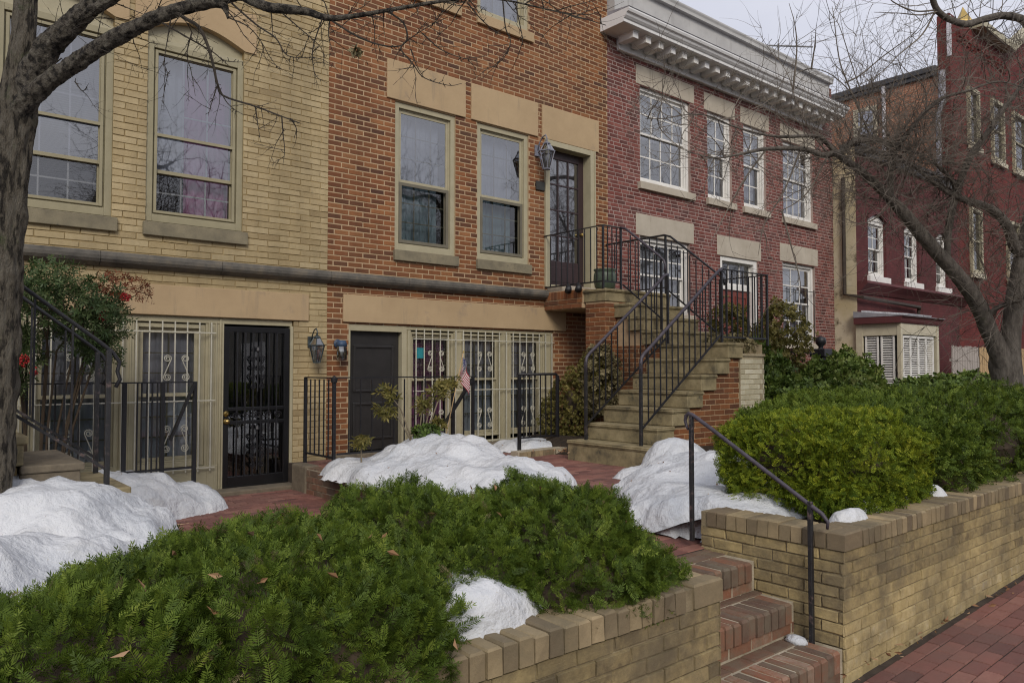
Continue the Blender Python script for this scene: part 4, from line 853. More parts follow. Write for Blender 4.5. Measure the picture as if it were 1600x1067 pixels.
# brick carriage under the flight
und = MB()
prof = [(6.80,.45)] + [p for k in range(6) for p in ((xs[k]+.04, z0+.208*k-.209), (xs[k+1]+.04, z0+.208*k-.209))] + [(8.54,z0+.208*6-.21),(8.81,z0+.208*6-.21),(8.81,.45)]
und.prism([(p[0], p[1]-.002) for p in prof], 'y', YN+.05, YF-.02)
und.box(8.50, 9.70, YF-.019, 7.68, .45, 2.07); und.box(8.52, 9.70, 7.13, 7.70, 2.071, 2.28); und.box(8.52, 9.70, 7.40, 7.70, 2.281, 2.48)
und.box(8.55, 9.70, 7.681, 8.12, .45, 2.73)
uo = und.build('brick_base', 'orange_mortar', sg)
br = MB()
def sopen():   # the part of the near face that is above the stepped outline
    return [(xs[k]-6.8-.2 if k == 0 else xs[k]+.04-6.80, xs[k+1]+.04-6.80, z0+.208*k-.215-.45, 3) for k in range(6)]
bricks(br, (6.80, YN+.05, .45), (1,0,0), (0,-1,0), 2.01, 1.42, course=.0685, bl=.212, openings=sopen(), proud=.006)
br.build('brickwork', 'orange_brick', uo, recalc=False); br = MB()
bricks(br, (8.50, 7.67, .45), (0,-1,0), (-1,0,0), .80, 1.62, course=.0685, bl=.212, proud=.006)
bricks(br, (8.55, 8.12, .45), (0,-1,0), (-1,0,0), .44, 2.28, course=.0685, bl=.212, proud=.006)
bricks(br, (8.55, 7.681, 2.07), (1,0,0), (0,-1,0), .3, .66, course=.0685, bl=.212, proud=.006)
br.build('brickwork', 'orange_brick', uo, recalc=False)
# the pier that carries the landing, brick slab to the door
mb = MB(); mb.box(8.26, 8.549, 7.70, 8.10, .45, 2.735); pr_ = mb.build('brick_pier', 'orange_mortar', sg)
br = MB(); bricks(br, (8.26, 8.10, .45), (0,-1,0), (-1,0,0), .40, 2.285, course=.0685, bl=.212, proud=.006); bricks(br, (8.26, 7.70, .45), (1,0,0), (0,-1,0), .30, 2.285, course=.0685, bl=.212, proud=.006)
br.build('brickwork', 'orange_brick', pr_, recalc=False)
mb = MB(); mb.box(8.22, 9.72, 8.125, 8.97, 2.74, 2.95); mb.box(8.215, 9.72, 8.13, 8.97, 2.66, 2.739); sl_ = mb.build('landing_slab', 'orange_mortar', sg)
br = MB(); bricks(br, (8.218, 8.97, 2.81), (0,-1,0), (-1,0,0), .84, .135, course=.135, bl=.075, proud=.008, mort=.009); bricks(br, (8.213, 8.97, 2.66), (0,-1,0), (-1,0,0), .84, .145, course=.0725, bl=.212, proud=.010)
br.build('brickwork', 'orange_brick', sl_, recalc=False)
mb = MB(); mb.box(8.27, 9.36, 8.62, 8.98, 2.955, 3.05); mb.build('door_step', 'pale_lintel', sg, bevel=.01)

# ------------------------------------------------------------------ iron railings
def run(root, top, bot, n, mat='iron', rail='iron', r=.016, b=.0065, ends=True):
    """rails along top and bot (lists of 3-D points, same count) and n balusters between them"""
    def along(P, t):
        L = [0]
        for p, q in zip(P, P[1:]): L.append(L[-1]+(Vector(q)-Vector(p)).length)
        d = t*L[-1]
        for i in range(len(P)-1):
            if d <= L[i+1]+1e-9: return Vector(P[i]).lerp(Vector(P[i+1]), (d-L[i])/(L[i+1]-L[i]))
    mb = MB()
    for p, q in zip(bot, bot[1:]): mb.bar(p, q, .016, .022)
    mb.build('bottom_rail', mat, root)
    for i in range(n):
        t = (i+1)/(n+1); a = along(top, t); c = along(bot, t)
        mb = MB(); mb.bar((a.x,a.y,a.z-.01), (c.x,c.y,c.z), b*2, b*2, up=(1,0,0)); mb.build('baluster', mat, root)
def post(root, x, y, z0, z1, mat='iron', w=.015):
    mb = MB(); mb.box(x-w, x+w, y-w, y+w, z0, z1); mb.build('post', mat, root, bevel=.003)
def hrail(root, pts, mat='purple_iron', r=.018, flat=None):
    mb = MB()
    if flat:
        for p, q in zip(pts, pts[1:]): mb.bar(p, q, .032, .014)
        mb.build('handrail', mat, root)
    else:
        mb.tube(pts, r, 8); mb.build('handrail', mat, root, smooth=True)
yn, yf = 5.85, 6.80
r1 = thing('stair_railing', 'near iron railing of the stone staircase, with a purplish handrail and a boxed platform end', 'railing', (6.9, yn, .8), 'railings of the stone staircase')
top = [(6.90,yn,1.87),(8.50,yn,3.04)]; bot = [(6.90,yn,1.03),(8.50,yn,2.19)]
hrail(r1, [(6.885,yn,1.68),(6.88,yn,1.78),(6.895,yn,1.86),(6.94,yn,1.91),(7.05,yn,1.985),(8.35,yn,2.945),(8.46,yn,3.02),(8.52,yn,3.05)], r=.022)
run(r1, top, bot, 13); post(r1, 6.88, yn, .82, 1.80, 'worn_iron', .017); post(r1, 8.51, yn, 2.05, 3.05)
hrail(r1, [(8.51,yn,3.05),(9.60,yn,3.05),(9.60,6.62,3.05)], 'iron', flat=1)
run(r1, [(8.51,yn,3.05),(9.60,yn,3.05)], [(8.51,yn,2.15),(9.60,yn,2.15)], 8); run(r1, [(9.60,yn,3.05),(9.60,6.62,3.05)], [(9.60,yn,2.15),(9.60,6.62,2.15)], 7); post(r1, 9.60, yn, 2.05, 3.06); post(r1, 9.60, 6.62, 2.05, 3.06)
r2 = thing('stair_railing', 'far iron railing of the lower stone steps, nearer the ivy', 'railing', (6.95, yf, .8), 'railings of the stone staircase')
hrail(r2, [(6.935,yf,1.68),(6.93,yf,1.80),(6.95,yf,1.88),(7.0,yf,1.93),(7.1,yf,2.0),(8.4,yf,2.95),(8.52,yf,3.05),(8.60,yf,3.07)], r=.022)
run(r2, [(6.95,yf,1.87),(8.58,yf,3.06)], [(6.95,yf,1.03),(8.58,yf,2.19)], 13); post(r2, 6.93, yf, .82, 1.82, 'worn_iron', .017); post(r2, 8.59, yf, 2.05, 3.08)
r3 = thing('stair_railing', 'iron railing round the door landing, curling down the left of the upper steps', 'railing', (8.22, 8.3, 2.95), 'railings of the stone staircase')
hrail(r3, [(8.22,8.99,3.865),(8.22,7.70,3.865),(8.61,7.70,3.865)], 'iron', flat=1)
hrail(r3, [(8.61,7.70,3.87),(8.61,7.60,3.84),(8.61,6.98,3.37),(8.61,6.88,3.28),(8.61,6.85,3.20),(8.61,6.87,3.12)], 'purple_iron', r=.018)
run(r3, [(8.22,8.97,3.86),(8.22,7.70,3.86)], [(8.22,8.97,3.03),(8.22,7.70,3.03)], 9); run(r3, [(8.22,7.70,3.86),(8.61,7.70,3.86)], [(8.22,7.70,3.03),(8.61,7.70,3.03)], 3)
run(r3, [(8.61,7.66,3.85),(8.61,6.9,3.29)], [(8.61,7.66,3.0),(8.61,6.9,2.43)], 4); post(r3, 8.22, 7.70, 2.92, 3.87); post(r3, 8.61, 7.70, 2.92, 3.88); post(r3, 8.61, 6.93, 2.28, 3.30)
r4 = thing('stair_railing', 'iron railing along the right side of the landing and upper steps, against the red house', 'railing', (9.68, 8, 2.95), 'railings of the stone staircase')
hrail(r4, [(9.68,9.03,3.80),(9.68,9.04,3.86),(9.68,8.98,3.88),(9.68,7.72,3.88),(9.68,7.60,3.84),(9.68,6.72,3.16),(9.68,6.62,3.08),(9.68,6.60,2.98)], 'iron', r=.017)
run(r4, [(9.68,8.95,3.87),(9.68,7.72,3.87)], [(9.68,8.95,3.03),(9.68,7.72,3.03)], 7); run(r4, [(9.68,7.70,3.86),(9.68,6.64,3.07)], [(9.68,7.70,3.02),(9.68,6.64,2.2)], 8); post(r4, 9.68, 7.70, 2.92, 3.88)
# area fences at the basement windows
f1 = thing('area_fence', 'black iron fence before the charcoal door, behind the snow mound', 'fence', (4.9, 7.93, .6), 'iron fences at the basement windows')
hrail(f1, [(4.0,8.68,1.63),(4.0,7.93,1.63)], 'iron', flat=1); hrail(f1, [(4.0,7.93,1.632),(6.02,7.93,1.632)], 'iron', flat=1)
run(f1, [(4.0,8.66,1.62),(4.0,7.95,1.62)], [(4.0,8.66,.72),(4.0,7.95,.72)], 5); run(f1, [(4.04,7.93,1.62),(5.98,7.93,1.62)], [(4.04,7.93,.76),(5.98,7.93,.76)], 12)
for x, y in ((4.0,8.68),(4.0,7.93),(5.66,7.93),(5.98,7.93)): post(f1, x, y, .35, 1.63, 'iron', .018)
mb = MB(); mb.lathe([(.0,1.56),(.035,1.58),(.04,1.63),(.0,1.66)], 4.0, 7.93, 10); mb.build('finial', 'iron', f1)
mb = MB()
for k in range(2): mb.bar((4.005,8.1+.28*k,1.56), (4.005,8.3+.28*k,1.56), .008, .10); scroll(mb, 0, -.07, .07, 0, 1, .03, .004)
mb = MB(); mb.bar((5.95,7.90,1.60), (5.50,7.90,1.02), .06, .022); mb.build('brace', 'iron', f1)
f2 = thing('area_fence', 'short black iron fence with a rounded end post beside the dry bush', 'fence', (7.1, 7.93, .6), 'iron fences at the basement windows')
hrail(f2, [(6.76,7.93,1.655),(7.47,7.93,1.655),(7.51,7.93,1.62),(7.53,7.93,1.55)], 'iron', r=.018)
run(f2, [(6.76,7.93,1.65),(7.48,7.93,1.65)], [(6.76,7.93,.78),(7.48,7.93,.78)], 6)
for x in (6.78, 7.50): post(f2, x, 7.93, .55, 1.64, 'iron', .02)
f3 = thing('area_fence', 'black iron fence before the yellow house basement windows, partly buried in snow', 'fence', (1.6, 8.3, .4), 'iron fences at the basement windows')
hrail(f3, [(.2,8.30,1.595),(2.60,8.30,1.595)], 'iron', flat=1)
for x in (.25,.72,.80,1.3,1.5,1.74,2.02,2.06,2.11,2.16,2.21): 
    mb = MB(); mb.bar((x,8.30,1.59), (x,8.30,.42), .014, .014, up=(1,0,0)); mb.build('baluster', 'iron', f3)
for x in (1.06, 1.9, 2.26, 2.58): post(f3, x, 8.30, .30, 1.6, 'iron', .02)
mb = MB(); mb.bar((.25,8.30,.70), (2.58,8.30,.70), .016, .022); mb.build('bottom_rail', 'iron', f3)
mb = MB(); mb.bar((2.56,8.27,1.57), (2.33,8.27,1.00), .06, .022); mb.build('brace', 'iron', f3)

# ------------------------------------------------------------------ stair of the yellow house (mostly buried)
sy = thing('stone_staircase', 'snow covered stone staircase of the yellow house, rising to the left behind the tree', 'staircase', (.6, 6.7, .4))
ex = [1.46, 1.15, .80, .50, .20, -.10, -.40, -.70, -1.0, -1.3]
for k in range(9):
    x1, x0 = ex[k], ex[k+1]-.03
    mb = MB(); z = .86+.207*k; mb.box(x0, x1-.01, 6.2, 7.3, z-.205, z-.055); mb.box(x0, x1+.016, 6.185, 7.3, z-.055, z); mb.build('step', 'stone' if k != 1 else 'grey_stone', sy, bevel=.01)
mb = MB(); mb.box(-2.2, 1.42, 6.26, 7.26, .1, .64)
for k in range(1, 9): mb.box(-2.2, ex[k]-.04, 6.26, 7.26, .642+.207*(k-1), .642+.207*k-.002)
mb.build('base', 'yellow_mortar', sy)
for nm, y, dx, lab in (('stair_railing',6.3,0,'near black railing of the yellow house stair, its curled end by the tree trunk'),('stair_railing',7.18,.10,'far black railing of the yellow house stair, behind the near one')):
    r = thing(nm, lab, 'railing', (1.3, y, .8), 'railings of the yellow house stair')
    a = 1.36+dx
    hrail(r, [(a+.02,y,1.60),(a+.05,y,1.66),(a+.03,y,1.72),(a+.045,y,1.79),(a+.0,y,1.86),(a-.08,y,1.93),(a-.6,y,2.33),(a-2.2,y,3.5)], 'iron', r=.015)
    mb = MB(); mb.bar((a-.02,y,.98),(a-2.2,y,2.58),.014,.022); mb.build('bottom_rail', 'worn_iron', r)
    post(r, a-.03, y, .6, 1.88, 'worn_iron', .018)
    for k in range(1, 9): 
        x = a-.03-.24*k; z = 1.89+.74*.24*k; mb = MB(); mb.bar((x,y,z-.01),(x,y,z-.88),.014,.014,up=(1,0,0)); mb.build('baluster', 'iron', r)

# ------------------------------------------------------------------ cream curved wall beside the staircase, yard kerbs
cw = thing('garden_wall', 'rounded cream painted brick wall joined to the right of the stone staircase', 'wall', (9.5, 6.2, .5), 'low brick garden walls')
mb = MB(); cxx, cyy, rr = 9.22, 6.28, .50
path = [(8.815,5.775)] + [(cxx+.03+rr*math.cos(a), cyy+rr*math.sin(a)) for a in [R(-90+12*i) for i in range(9)]] + [(9.76,7.6)]
inner = [(9.70,7.6),(9.70,6.9),(8.815,6.9)]
poly = path+inner
mb.prism(poly, 'z', .3, 1.90); mb.build('core', 'cream_mortar', cw)
br = MB(); cap = MB(); hdr = MB()
L = [0]
for p, q in zip(path, path[1:]): L.append(L[-1]+math.dist(p, q))
def onp(d):
    for i in range(len(path)-1):
        if d <= L[i+1]: t = (d-L[i])/(L[i+1]-L[i]); p, q = path[i], path[i+1]; return (p[0]+(q[0]-p[0])*t, p[1]+(q[1]-p[1])*t)
    return path[-1]
def pbrick(mb, d0, d1, z0_, z1_, pr=.006):
    a, b = Vector((*onp(d0),0)), Vector((*onp(d1),0)); u = (b-a).normalized(); n = Vector((u.y,-u.x,0)); c = .004
    P = [a+Vector((0,0,z0_)), b+Vector((0,0,z0_)), b+Vector((0,0,z1_)), a+Vector((0,0,z1_))]
    Q = [p+n*pr+u*(c if i in (0,3) else -c)+Vector((0,0,c if i < 2 else -c)) for i, p in enumerate(P)]
    mb.add([tuple(p) for p in P+Q], [(4,5,6,7),(0,1,5,4),(1,2,6,5),(2,3,7,6),(3,0,4,7)], random.random())
for r_ in range(22):
    d = -.1*(r_ % 2)
    while d < L[-1]-.05: pbrick(br, max(d,0), min(d+.202, L[-1]), .35+r_*.069, .35+r_*.069+.061); d += .21
br.build('brickwork', 'cream_brick', cw, recalc=False)
mb = MB(); op = [(p[0]+(p[0]-9.2)*.02, p[1]-.02) for p in path]; mb.prism(op+inner, 'z', 1.903, 1.935); mb.build('coping', 'cream_mortar', cw)
mb = MB(); d = .02
while d < L[-1]-.06:
    a, b = onp(d), onp(d+.066); u = Vector((b[0]-a[0], b[1]-a[1], 0)).normalized(); n = Vector((-u.y,u.x,0))
    P = [Vector((*a,1.937))+n*.02, Vector((*b,1.937))+n*.02, Vector((*b,1.937))+n*.13, Vector((*a,1.937))+n*.13]; h = random.uniform(.115,.135)
    mb.add([tuple(p) for p in P]+[tuple(p+Vector((0,0,h))) for p in P], [(0,1,5,4),(1,2,6,5),(2,3,7,6),(3,0,4,7),(4,5,6,7)], random.random()); d += .072
mb.build('soldier_course', 'cap_brick', cw, recalc=False)
k1 = thing('yard_kerb', 'low stone and brick kerb dividing the yellow and orange yards', 'kerb', (3.95, 7, .3))
mb = MB(); mb.box(3.84, 4.02, 8.32, 8.71, .2, .60); mb.build('stone_block', 'grey_stone', k1, bevel=.02)
mb = MB(); mb.box(3.86, 4.0, 4.4, 8.315, .2, .575); ko = mb.build('core', 'step_mortar', k1)
mb = MB(); bricks(mb, (3.857, 8.31, .27), (0,-1,0), (-1,0,0), 3.85, .31, course=.075, bl=.208, proud=.008); bricks(mb, (3.86, 4.4, .577), (1,0,0), (0,0,1), .14, 3.91, course=.075, bl=.15, v=(0,1,0), proud=.012)
mb.build('brickwork', 'step_brick', ko, recalc=False)
k2 = thing('yard_kerb', 'low mossy brick kerb below the short fence by the stone staircase', 'kerb', (7, 7.7, .55))
mb = MB(); mb.prism([(6.35,7.45),(6.9,7.50),(7.45,7.42),(7.75,7.10),(7.9,7.15),(7.6,7.56),(7.0,7.66),(6.35,7.60)], 'z', .45, .66); mb.build('core', 'step_mortar', k2)
mb = MB(); bricks(mb, (6.37,7.447,.55), (.99,.06,0), (.06,-.99,0), 1.05, .11, course=.11, bl=.075, proud=.012); mb.build('brickwork', 'cap_brick', k2, recalc=False)

# ------------------------------------------------------------------ lanterns, pot, spotlights, flag, fence, newel
def lantern(name, label, x, y, z, s, metal, hang=True):
    t = thing(name, label, 'lantern', (x, 8.99, z), 'wall lanterns by the doors')
    mb = MB(); mb.box(x-.045*s, x+.045*s, 8.965, 8.993, z-.02*s, z+.14*s); mb.build('wall_plate', metal, t, bevel=.004)
    mb = MB(); a = [(x,8.97,z+.06*s),(x,8.93,z+.16*s),(x,(y+8.95)/2,z+.235*s),(x,y+.02,z+.25*s),(x,y-.01,z+.20*s),(x,y,z+.14*s)]
    mb.tube(a, .010*s, 6); mb.build('bracket', metal, t, smooth=True)
    prof = [(.052*s,z-.24*s),(.118*s,z+.0*s),(.128*s,z+.008*s),(.045*s,z+.115*s),(.05*s,z+.13*s),(.012*s,z+.16*s),(0,z+.19*s)]
    mb = MB(); 
    for k in range(6):
        an_ = 2*math.pi*k/6; c_, s_ = math.cos(an_), math.sin(an_)
        mb.tube([(x+prof[0][0]*c_, y+prof[0][0]*s_, prof[0][1]), (x+prof[1][0]*c_, y+prof[1][0]*s_, prof[1][1])], .0075*s, 4)
        mb.tube([(x+prof[1][0]*c_, y+prof[1][0]*s_, prof[1][1]), (x+prof[3][0]*c_, y+prof[3][0]*s_, prof[3][1])], .0075*s, 4)
    mb.lathe([(.0,z-.252*s),(.058*s,z-.25*s),(.06*s,z-.235*s),(.0,z-.23*s)], x, y, 6); mb.lathe([(.112*s,z-.008*s),(.130*s,z),(.130*s,z+.012*s),(.112*s,z+.014*s)], x, y, 6)
    mb.lathe([(.05*s,z+.108*s),(.06*s,z+.118*s),(.045*s,z+.135*s),(.014*s,z+.155*s),(.016*s,z+.175*s),(0,z+.185*s)], x, y, 8); mb.build('frame', metal, t)
    mb = MB(); mb.lathe([(.054*s,z-.236*s),(.114*s,z-.004*s),(.112*s,z+.012*s),(.05*s,z+.112*s)], x, y, 6); mb.build('pane', 'lamp_glass', t)
    for dx in (-.035, .03): mb = MB(); mb.lathe([(.0,z-.23*s),(.013*s,z-.23*s),(.013*s,z-.10*s),(.006*s,z-.06*s),(0,z-.045*s)], x+dx*s, y+.01*s, 8); mb.build('candle', 'candle', t)
    return t
lantern('wall_lantern', 'copper carriage lantern with two candles on the yellow brick beside the black security door', 4.20, 8.80, 2.02, .86, 'copper')
lantern('wall_lantern', 'grey carriage lantern hung above the plaque beside the dark brown upper door', 8.06, 8.76, 5.16, 1.12, 'verdigris')
t = thing('wall_lantern', 'small blue capped jar light on the brick beside the charcoal basement door', 'lantern', (4.58, 8.99, 2.0), 'wall lanterns by the doors')
mb = MB(); mb.lathe([(0,0),(.05,0),(.055,.02),(.03,.035),(0,.036)], 0, 0, 12); mb.v = [(4.57+a, 8.992-c, 2.06+b) for a, b, c in mb.v]; mb.build('wall_plate', 'blue_metal', t)
mb = MB(); mb.tube([(4.57,8.97,2.06),(4.57,8.93,2.085),(4.57,8.88,2.07)], .02, 8); mb.lathe([(.0,2.10),(.05,2.095),(.066,2.06),(.07,2.02),(.06,2.018)], 4.57, 8.86, 14); mb.build('cap', 'blue_metal', t, smooth=True)
mb = MB(); mb.lathe([(.058,2.02),(.066,1.95),(.064,1.87),(.045,1.84),(0,1.835)], 4.57, 8.86, 12); mb.build('jar', 'lamp_glass', t)
mb = MB(); mb.lathe([(0,2.02),(.02,2.0),(.028,1.95),(.015,1.90),(0,1.89)], 4.57, 8.86, 10); mb.build('bulb', 'candle', t, smooth=True)
t = thing('plant_pot', 'round green glazed pot standing on the landing by the upper door', 'pot', (8.62, 8.15, 2.95))
mb = MB(); mb.lathe([(0,2.928),(.13,2.928),(.19,3.0),(.215,3.12),(.205,3.24),(.185,3.28),(.21,3.30),(.21,3.325),(.18,3.325),(.175,3.26),(0,3.25)], 8.60, 8.02, 24); mb.v = [(8.60+(x-8.60)*.82, 8.02+(y-8.02)*.82, 2.928+(z-2.928)*.85) for x, y, z in mb.v]; mb.build('bowl', 'pot', t, smooth=True)
mb = MB(); mb.lathe([(.142,3.208),(.08,3.22),(0,3.225)], 8.60, 8.02, 16); mb.build('earth', 'soil', t)
t = thing('spotlight', 'pair of small dark spotlights under the landing rail', 'spotlight', (8.2, 8.25, 2.98))
for dy in (0, -.22):
    mb = MB(); mb.tube([(8.20,8.42+dy,3.02),(8.15,8.36+dy,2.97),(8.10,8.32+dy,2.92)], [.035,.048,.055], 10); mb.build('lamp_head', 'iron', t, smooth=True)
mb = MB(); mb.tube([(8.22,8.45,3.03),(8.22,8.16,3.03)], .012, 6); mb.build('arm', 'iron', t)
# flag on a stick in the snow mound
fl = thing('flag', 'small American flag on a stick leaning at the fence above the snow', 'flag', (5.46, 7.6, 1.2))
mb = MB(); A, B = Vector((5.32,7.62,.85)), Vector((5.58,7.60,1.93)); mb.tube([A, B], .006, 6); mb.build('stick', 'tan_wood', fl)
mb = MB(); mb.lathe([(0,1.925),(.010,1.93),(.008,1.95),(0,1.965)], 5.583, 7.60, 8); mb.build('tip', 'gold', fl)
mb = MB(); nn = 13; dirS = (A-B).normalized()
for i in range(nn):
    for j in range(10):
        def q(u, v):      # u across the stripes, v along the fly, drooping
            p = B + dirS*(.05+.19*u)
            return tuple(p + Vector((.12*v+.02*math.sin(5*v+3*u), -.02*math.sin(7*v+2*u), -.27*v-.05*v*u+.03*v*v)))
        mb.cur = 2 if (i < 7 and j < 4) else (0 if i % 2 == 0 else 1)
        mb.face([q(i/nn,j/10), q((i+1)/nn,j/10), q((i+1)/nn,(j+1)/10), q(i/nn,(j+1)/10)])
mb.cur = 1
for i in range(5):
    for j in range(4):
        u, v = (i+.7)/nn*1.25+.01, (j+.5)/10
        p = B + dirS*(.05+.19*u) + Vector((.12*v+.02*math.sin(5*v+3*u), -.02*math.sin(7*v+2*u)-.002, -.27*v-.05*v*u+.03*v*v)); s = .006
        mb.face([tuple(p+Vector((-s,0,-s))), tuple(p+Vector((s,0,-s))), tuple(p+Vector((0,0,s)))])
mb.build('cloth', ['flag_red','flag_white','flag_blue'], fl, recalc=False)
# picket fence beyond the bay window
for name, lab, x0, n, mt in (('picket_fence','weathered grey picket fence between the maroon door and the bare tree',20.95,11,'grey_wood'),('picket_fence','newer tan picket fence behind the bare tree trunk',22.85,22,'tan_wood')):
    pf = thing(name, lab, 'fence', (x0+.7, 7.6, .6), 'picket fences by the bare tree')
    for k in range(n):
        x = x0+.17*k; h = 2.30+random.uniform(-.02,.02); mb = MB(); mb.prism([(x,.5),(x+.145,.5),(x+.145,h-.08),(x+.11,h),(x+.035,h),(x,h-.08)], 'y', 7.55, 7.575); mb.build('picket', mt, pf)
    mb = MB(); mb.box(x0, x0+.17*n, 7.576, 7.62, .9, .98); mb.box(x0, x0+.17*n, 7.576, 7.62, 1.9, 1.98); mb.build('rail', mt, pf)
ng = thing('newel_post', 'black iron newel post with a ball top in front of the red house', 'post', (13.65, 7.2, .9))
mb = MB(); mb.box(13.58, 13.72, 7.13, 7.27, .7, 1.95); mb.box(13.50, 13.80, 7.05, 7.35, 1.951, 2.10); mb.build('shaft', 'iron', ng, bevel=.012)
mb = MB(); mb.lathe([(.05,2.10),(.04,2.14),(.085,2.19),(.10,2.25),(.085,2.31),(0,2.345)], 13.65, 7.2, 16); mb.build('ball', 'iron', ng, smooth=True)
mb = MB(); mb.bar((12.2,7.2,2.02),(13.52,7.2,2.02),.04,.03); mb.build('rail', 'iron', ng)
# ------------------------------------------------------------------ bare trees
def smooth_path(P, per=6):
    """Catmull-Rom through (x,y,z,r) control points"""
    P = [np.array(p, float) for p in P]; out = []
    Q = [2*P[0]-P[1]] + P + [2*P[-1]-P[-2]]
    for i in range(1, len(Q)-2):
        for k in range(per):
            t = k/per; a, b, c, d = Q[i-1], Q[i], Q[i+1], Q[i+2]
            out.append(.5*((2*b)+(-a+c)*t+(2*a-5*b+4*c-d)*t*t+(-a+3*b-3*c+d)*t**3))
    out.append(P[-1]); return out
def bark_wob(amp, sc):
    def w(p, q):
        s = p+q*.15
        return 1 + amp*noise.noise(Vector((s.x*sc*1.6, s.y*sc*1.6, s.z*sc*.55))) + amp*.55*abs(noise.noise(Vector((s.x*sc*4+9, s.y*sc*4, s.z*sc*1.1)))) 
    return w
def limb(mb, P, n=14, per=8, wob=None):
    S = smooth_path(P, per); mb.tube([s[:3] for s in S], [max(s[3], .002) for s in S], n, wob=wob)
    return S
def rvec(): return Vector((random.gauss(0,1), random.gauss(0,1), random.gauss(0,1))).normalized()
def spray(mb, p, d, L, r, depth, up=.0, wig=.28, n=4, kids=(2,4), spur=0, shrink=.55):
    seg = max(3, int(L/.09)); pts = [Vector(p)]; d = Vector(d).normalized(); dirs = []
    for i in range(seg):
        d = (d + rvec()*wig + Vector((0,0,up))).normalized(); dirs.append(d.copy()); pts.append(pts[-1]+d*(L/seg))
    mb.tube(pts, [r*(1-.8*i/seg) for i in range(seg+1)], n, caps=False)
    if spur:
        for _ in range(int(L*spur)):
            i = random.randrange(seg); q = pts[i].lerp(pts[i+1], random.random()); e = (rvec()+dirs[i]*.4).normalized()
            mb.tube([q, q+e*random.uniform(.012,.035)], [r*.55, r*.35], 3, caps=False)
    if depth > 0:
        for _ in range(random.randint(*kids)):
            i = random.randrange(max(1, seg//4), seg); e = (rvec()*.9 + dirs[min(i,seg-1)]*.7 + Vector((0,0,up*2))).normalized()
            spray(mb, pts[i], e, L*random.uniform(.4,.75)*shrink/.55, r*shrink, depth-1, up, wig, 3, kids, spur, shrink)

tl = thing('bare_tree', 'rough barked bare tree at the left edge, its limb crossing the yellow house', 'tree', (.45, 4.6, .6), 'bare trees in the front gardens')
T = TREES['left']
for k_ in T:
    for p in T[k_]: p[3] *= .72 if k_ != 'limbC' else .85
mb = MB(); limb(mb, T['trunk'], 64, 40, bark_wob(.20, 9)); mb.build('trunk', 'bark_left', tl, smooth=True)
for k in ('limbA','limbA2','limbB','limbC'):
    mb = MB(); limb(mb, T[k], 40 if k != 'limbC' else 14, 24, bark_wob(.22 if k != 'limbC' else .12, 12)); mb.build('limb', 'bark_limb', tl, smooth=True)
mb = MB()
for P in TREES['tw_left']:
    L = sum(math.dist(a, b) for a, b in zip(P, P[1:])); r0 = .0065 if L > .55 else .0045
    if P is TREES['tw_left'][0]: r0 = .013
    S = smooth_path([list(p)+[r0*(1-.75*i/(len(P)-1))] for i, p in enumerate(P)], 5)
    mb.tube([s[:3] for s in S], [s[3] for s in S], 5, caps=False)
    for _ in range(int(L*11)):
        i = random.randrange(1, len(S)-1); p = Vector(S[i][:3]); d = Vector(S[i+1][:3])-p
        spray(mb, p, (rvec()+d.normalized()*.6), random.uniform(.08,.30), .0028, 1 if random.random() < .6 else 0, up=random.choice((.05,-.06)), wig=.32, n=3, kids=(1,3), spur=16)
    for _ in range(int(L*30)):
        i = random.randrange(len(S)-1); p = Vector(S[i][:3]); mb.tube([p, p+rvec()*random.uniform(.012,.03)], [.003,.0018], 3, caps=False)
for k, num in (('limbB',16),('limbC',34),('limbA',6)):
    S = smooth_path(T[k], 6)
    for _ in range(num):
        i = random.randrange(len(S)//3, len(S)-1); spray(mb, S[i][:3], rvec()+Vector((.2,-.1,.1)), random.uniform(.2,.55), .004, 2, up=.03, wig=.3, n=3, kids=(1,3), spur=14)
mb.build('twigs', 'twig_left', tl, recalc=False)
mb = MB()
for _ in range(16):
    c = Vector((2.215,4.15,3.70))+rvec()*.03; a, b = rvec()*.03, rvec()*.022; mb.face([tuple(c-a), tuple(c+b), tuple(c+a), tuple(c-b)], random.random())
mb.build('dead_leaves', 'dry_leaf', tl, recalc=False)

tr = thing('bare_tree', 'forked bare tree with a dense tangle of twigs in front of the maroon house', 'tree', (10.9, 3.3, .7), 'bare trees in the front gardens')
T = TREES['right']
for k_ in T:
    for p in T[k_]: p[3] *= .80
mb = MB(); limb(mb, T['trunk'], 20, 10, bark_wob(.14, 5)); mb.build('trunk', 'bark_right', tr, smooth=True)
allS = {}
for k in T:
    S = smooth_path(T[k], 8); allS[k] = S
    if k == 'trunk': continue
    mb = MB(); limb(mb, T[k], 12, 8, bark_wob(.13, 6)); mb.build('limb', 'bark_right', tr, smooth=True)
mb = MB()
for P in TREES['tw_right']:
    L = sum(math.dist(a, b) for a, b in zip(P, P[1:]))
    S = smooth_path([list(p)+[.011*(1-.75*i/(len(P)-1))] for i, p in enumerate(P)], 6)
    mb.tube([s[:3] for s in S], [s[3] for s in S], 5, caps=False)
    for _ in range(int(L*6)):
        i = random.randrange(1, len(S)-1); p = Vector(S[i][:3]); d = (Vector(S[i+1][:3])-p).normalized()
        spray(mb, p, rvec()+d*.7+Vector((0,0,.3)), random.uniform(.25,.75), .0045, 1, up=.05, wig=.26, n=3, kids=(1,3))
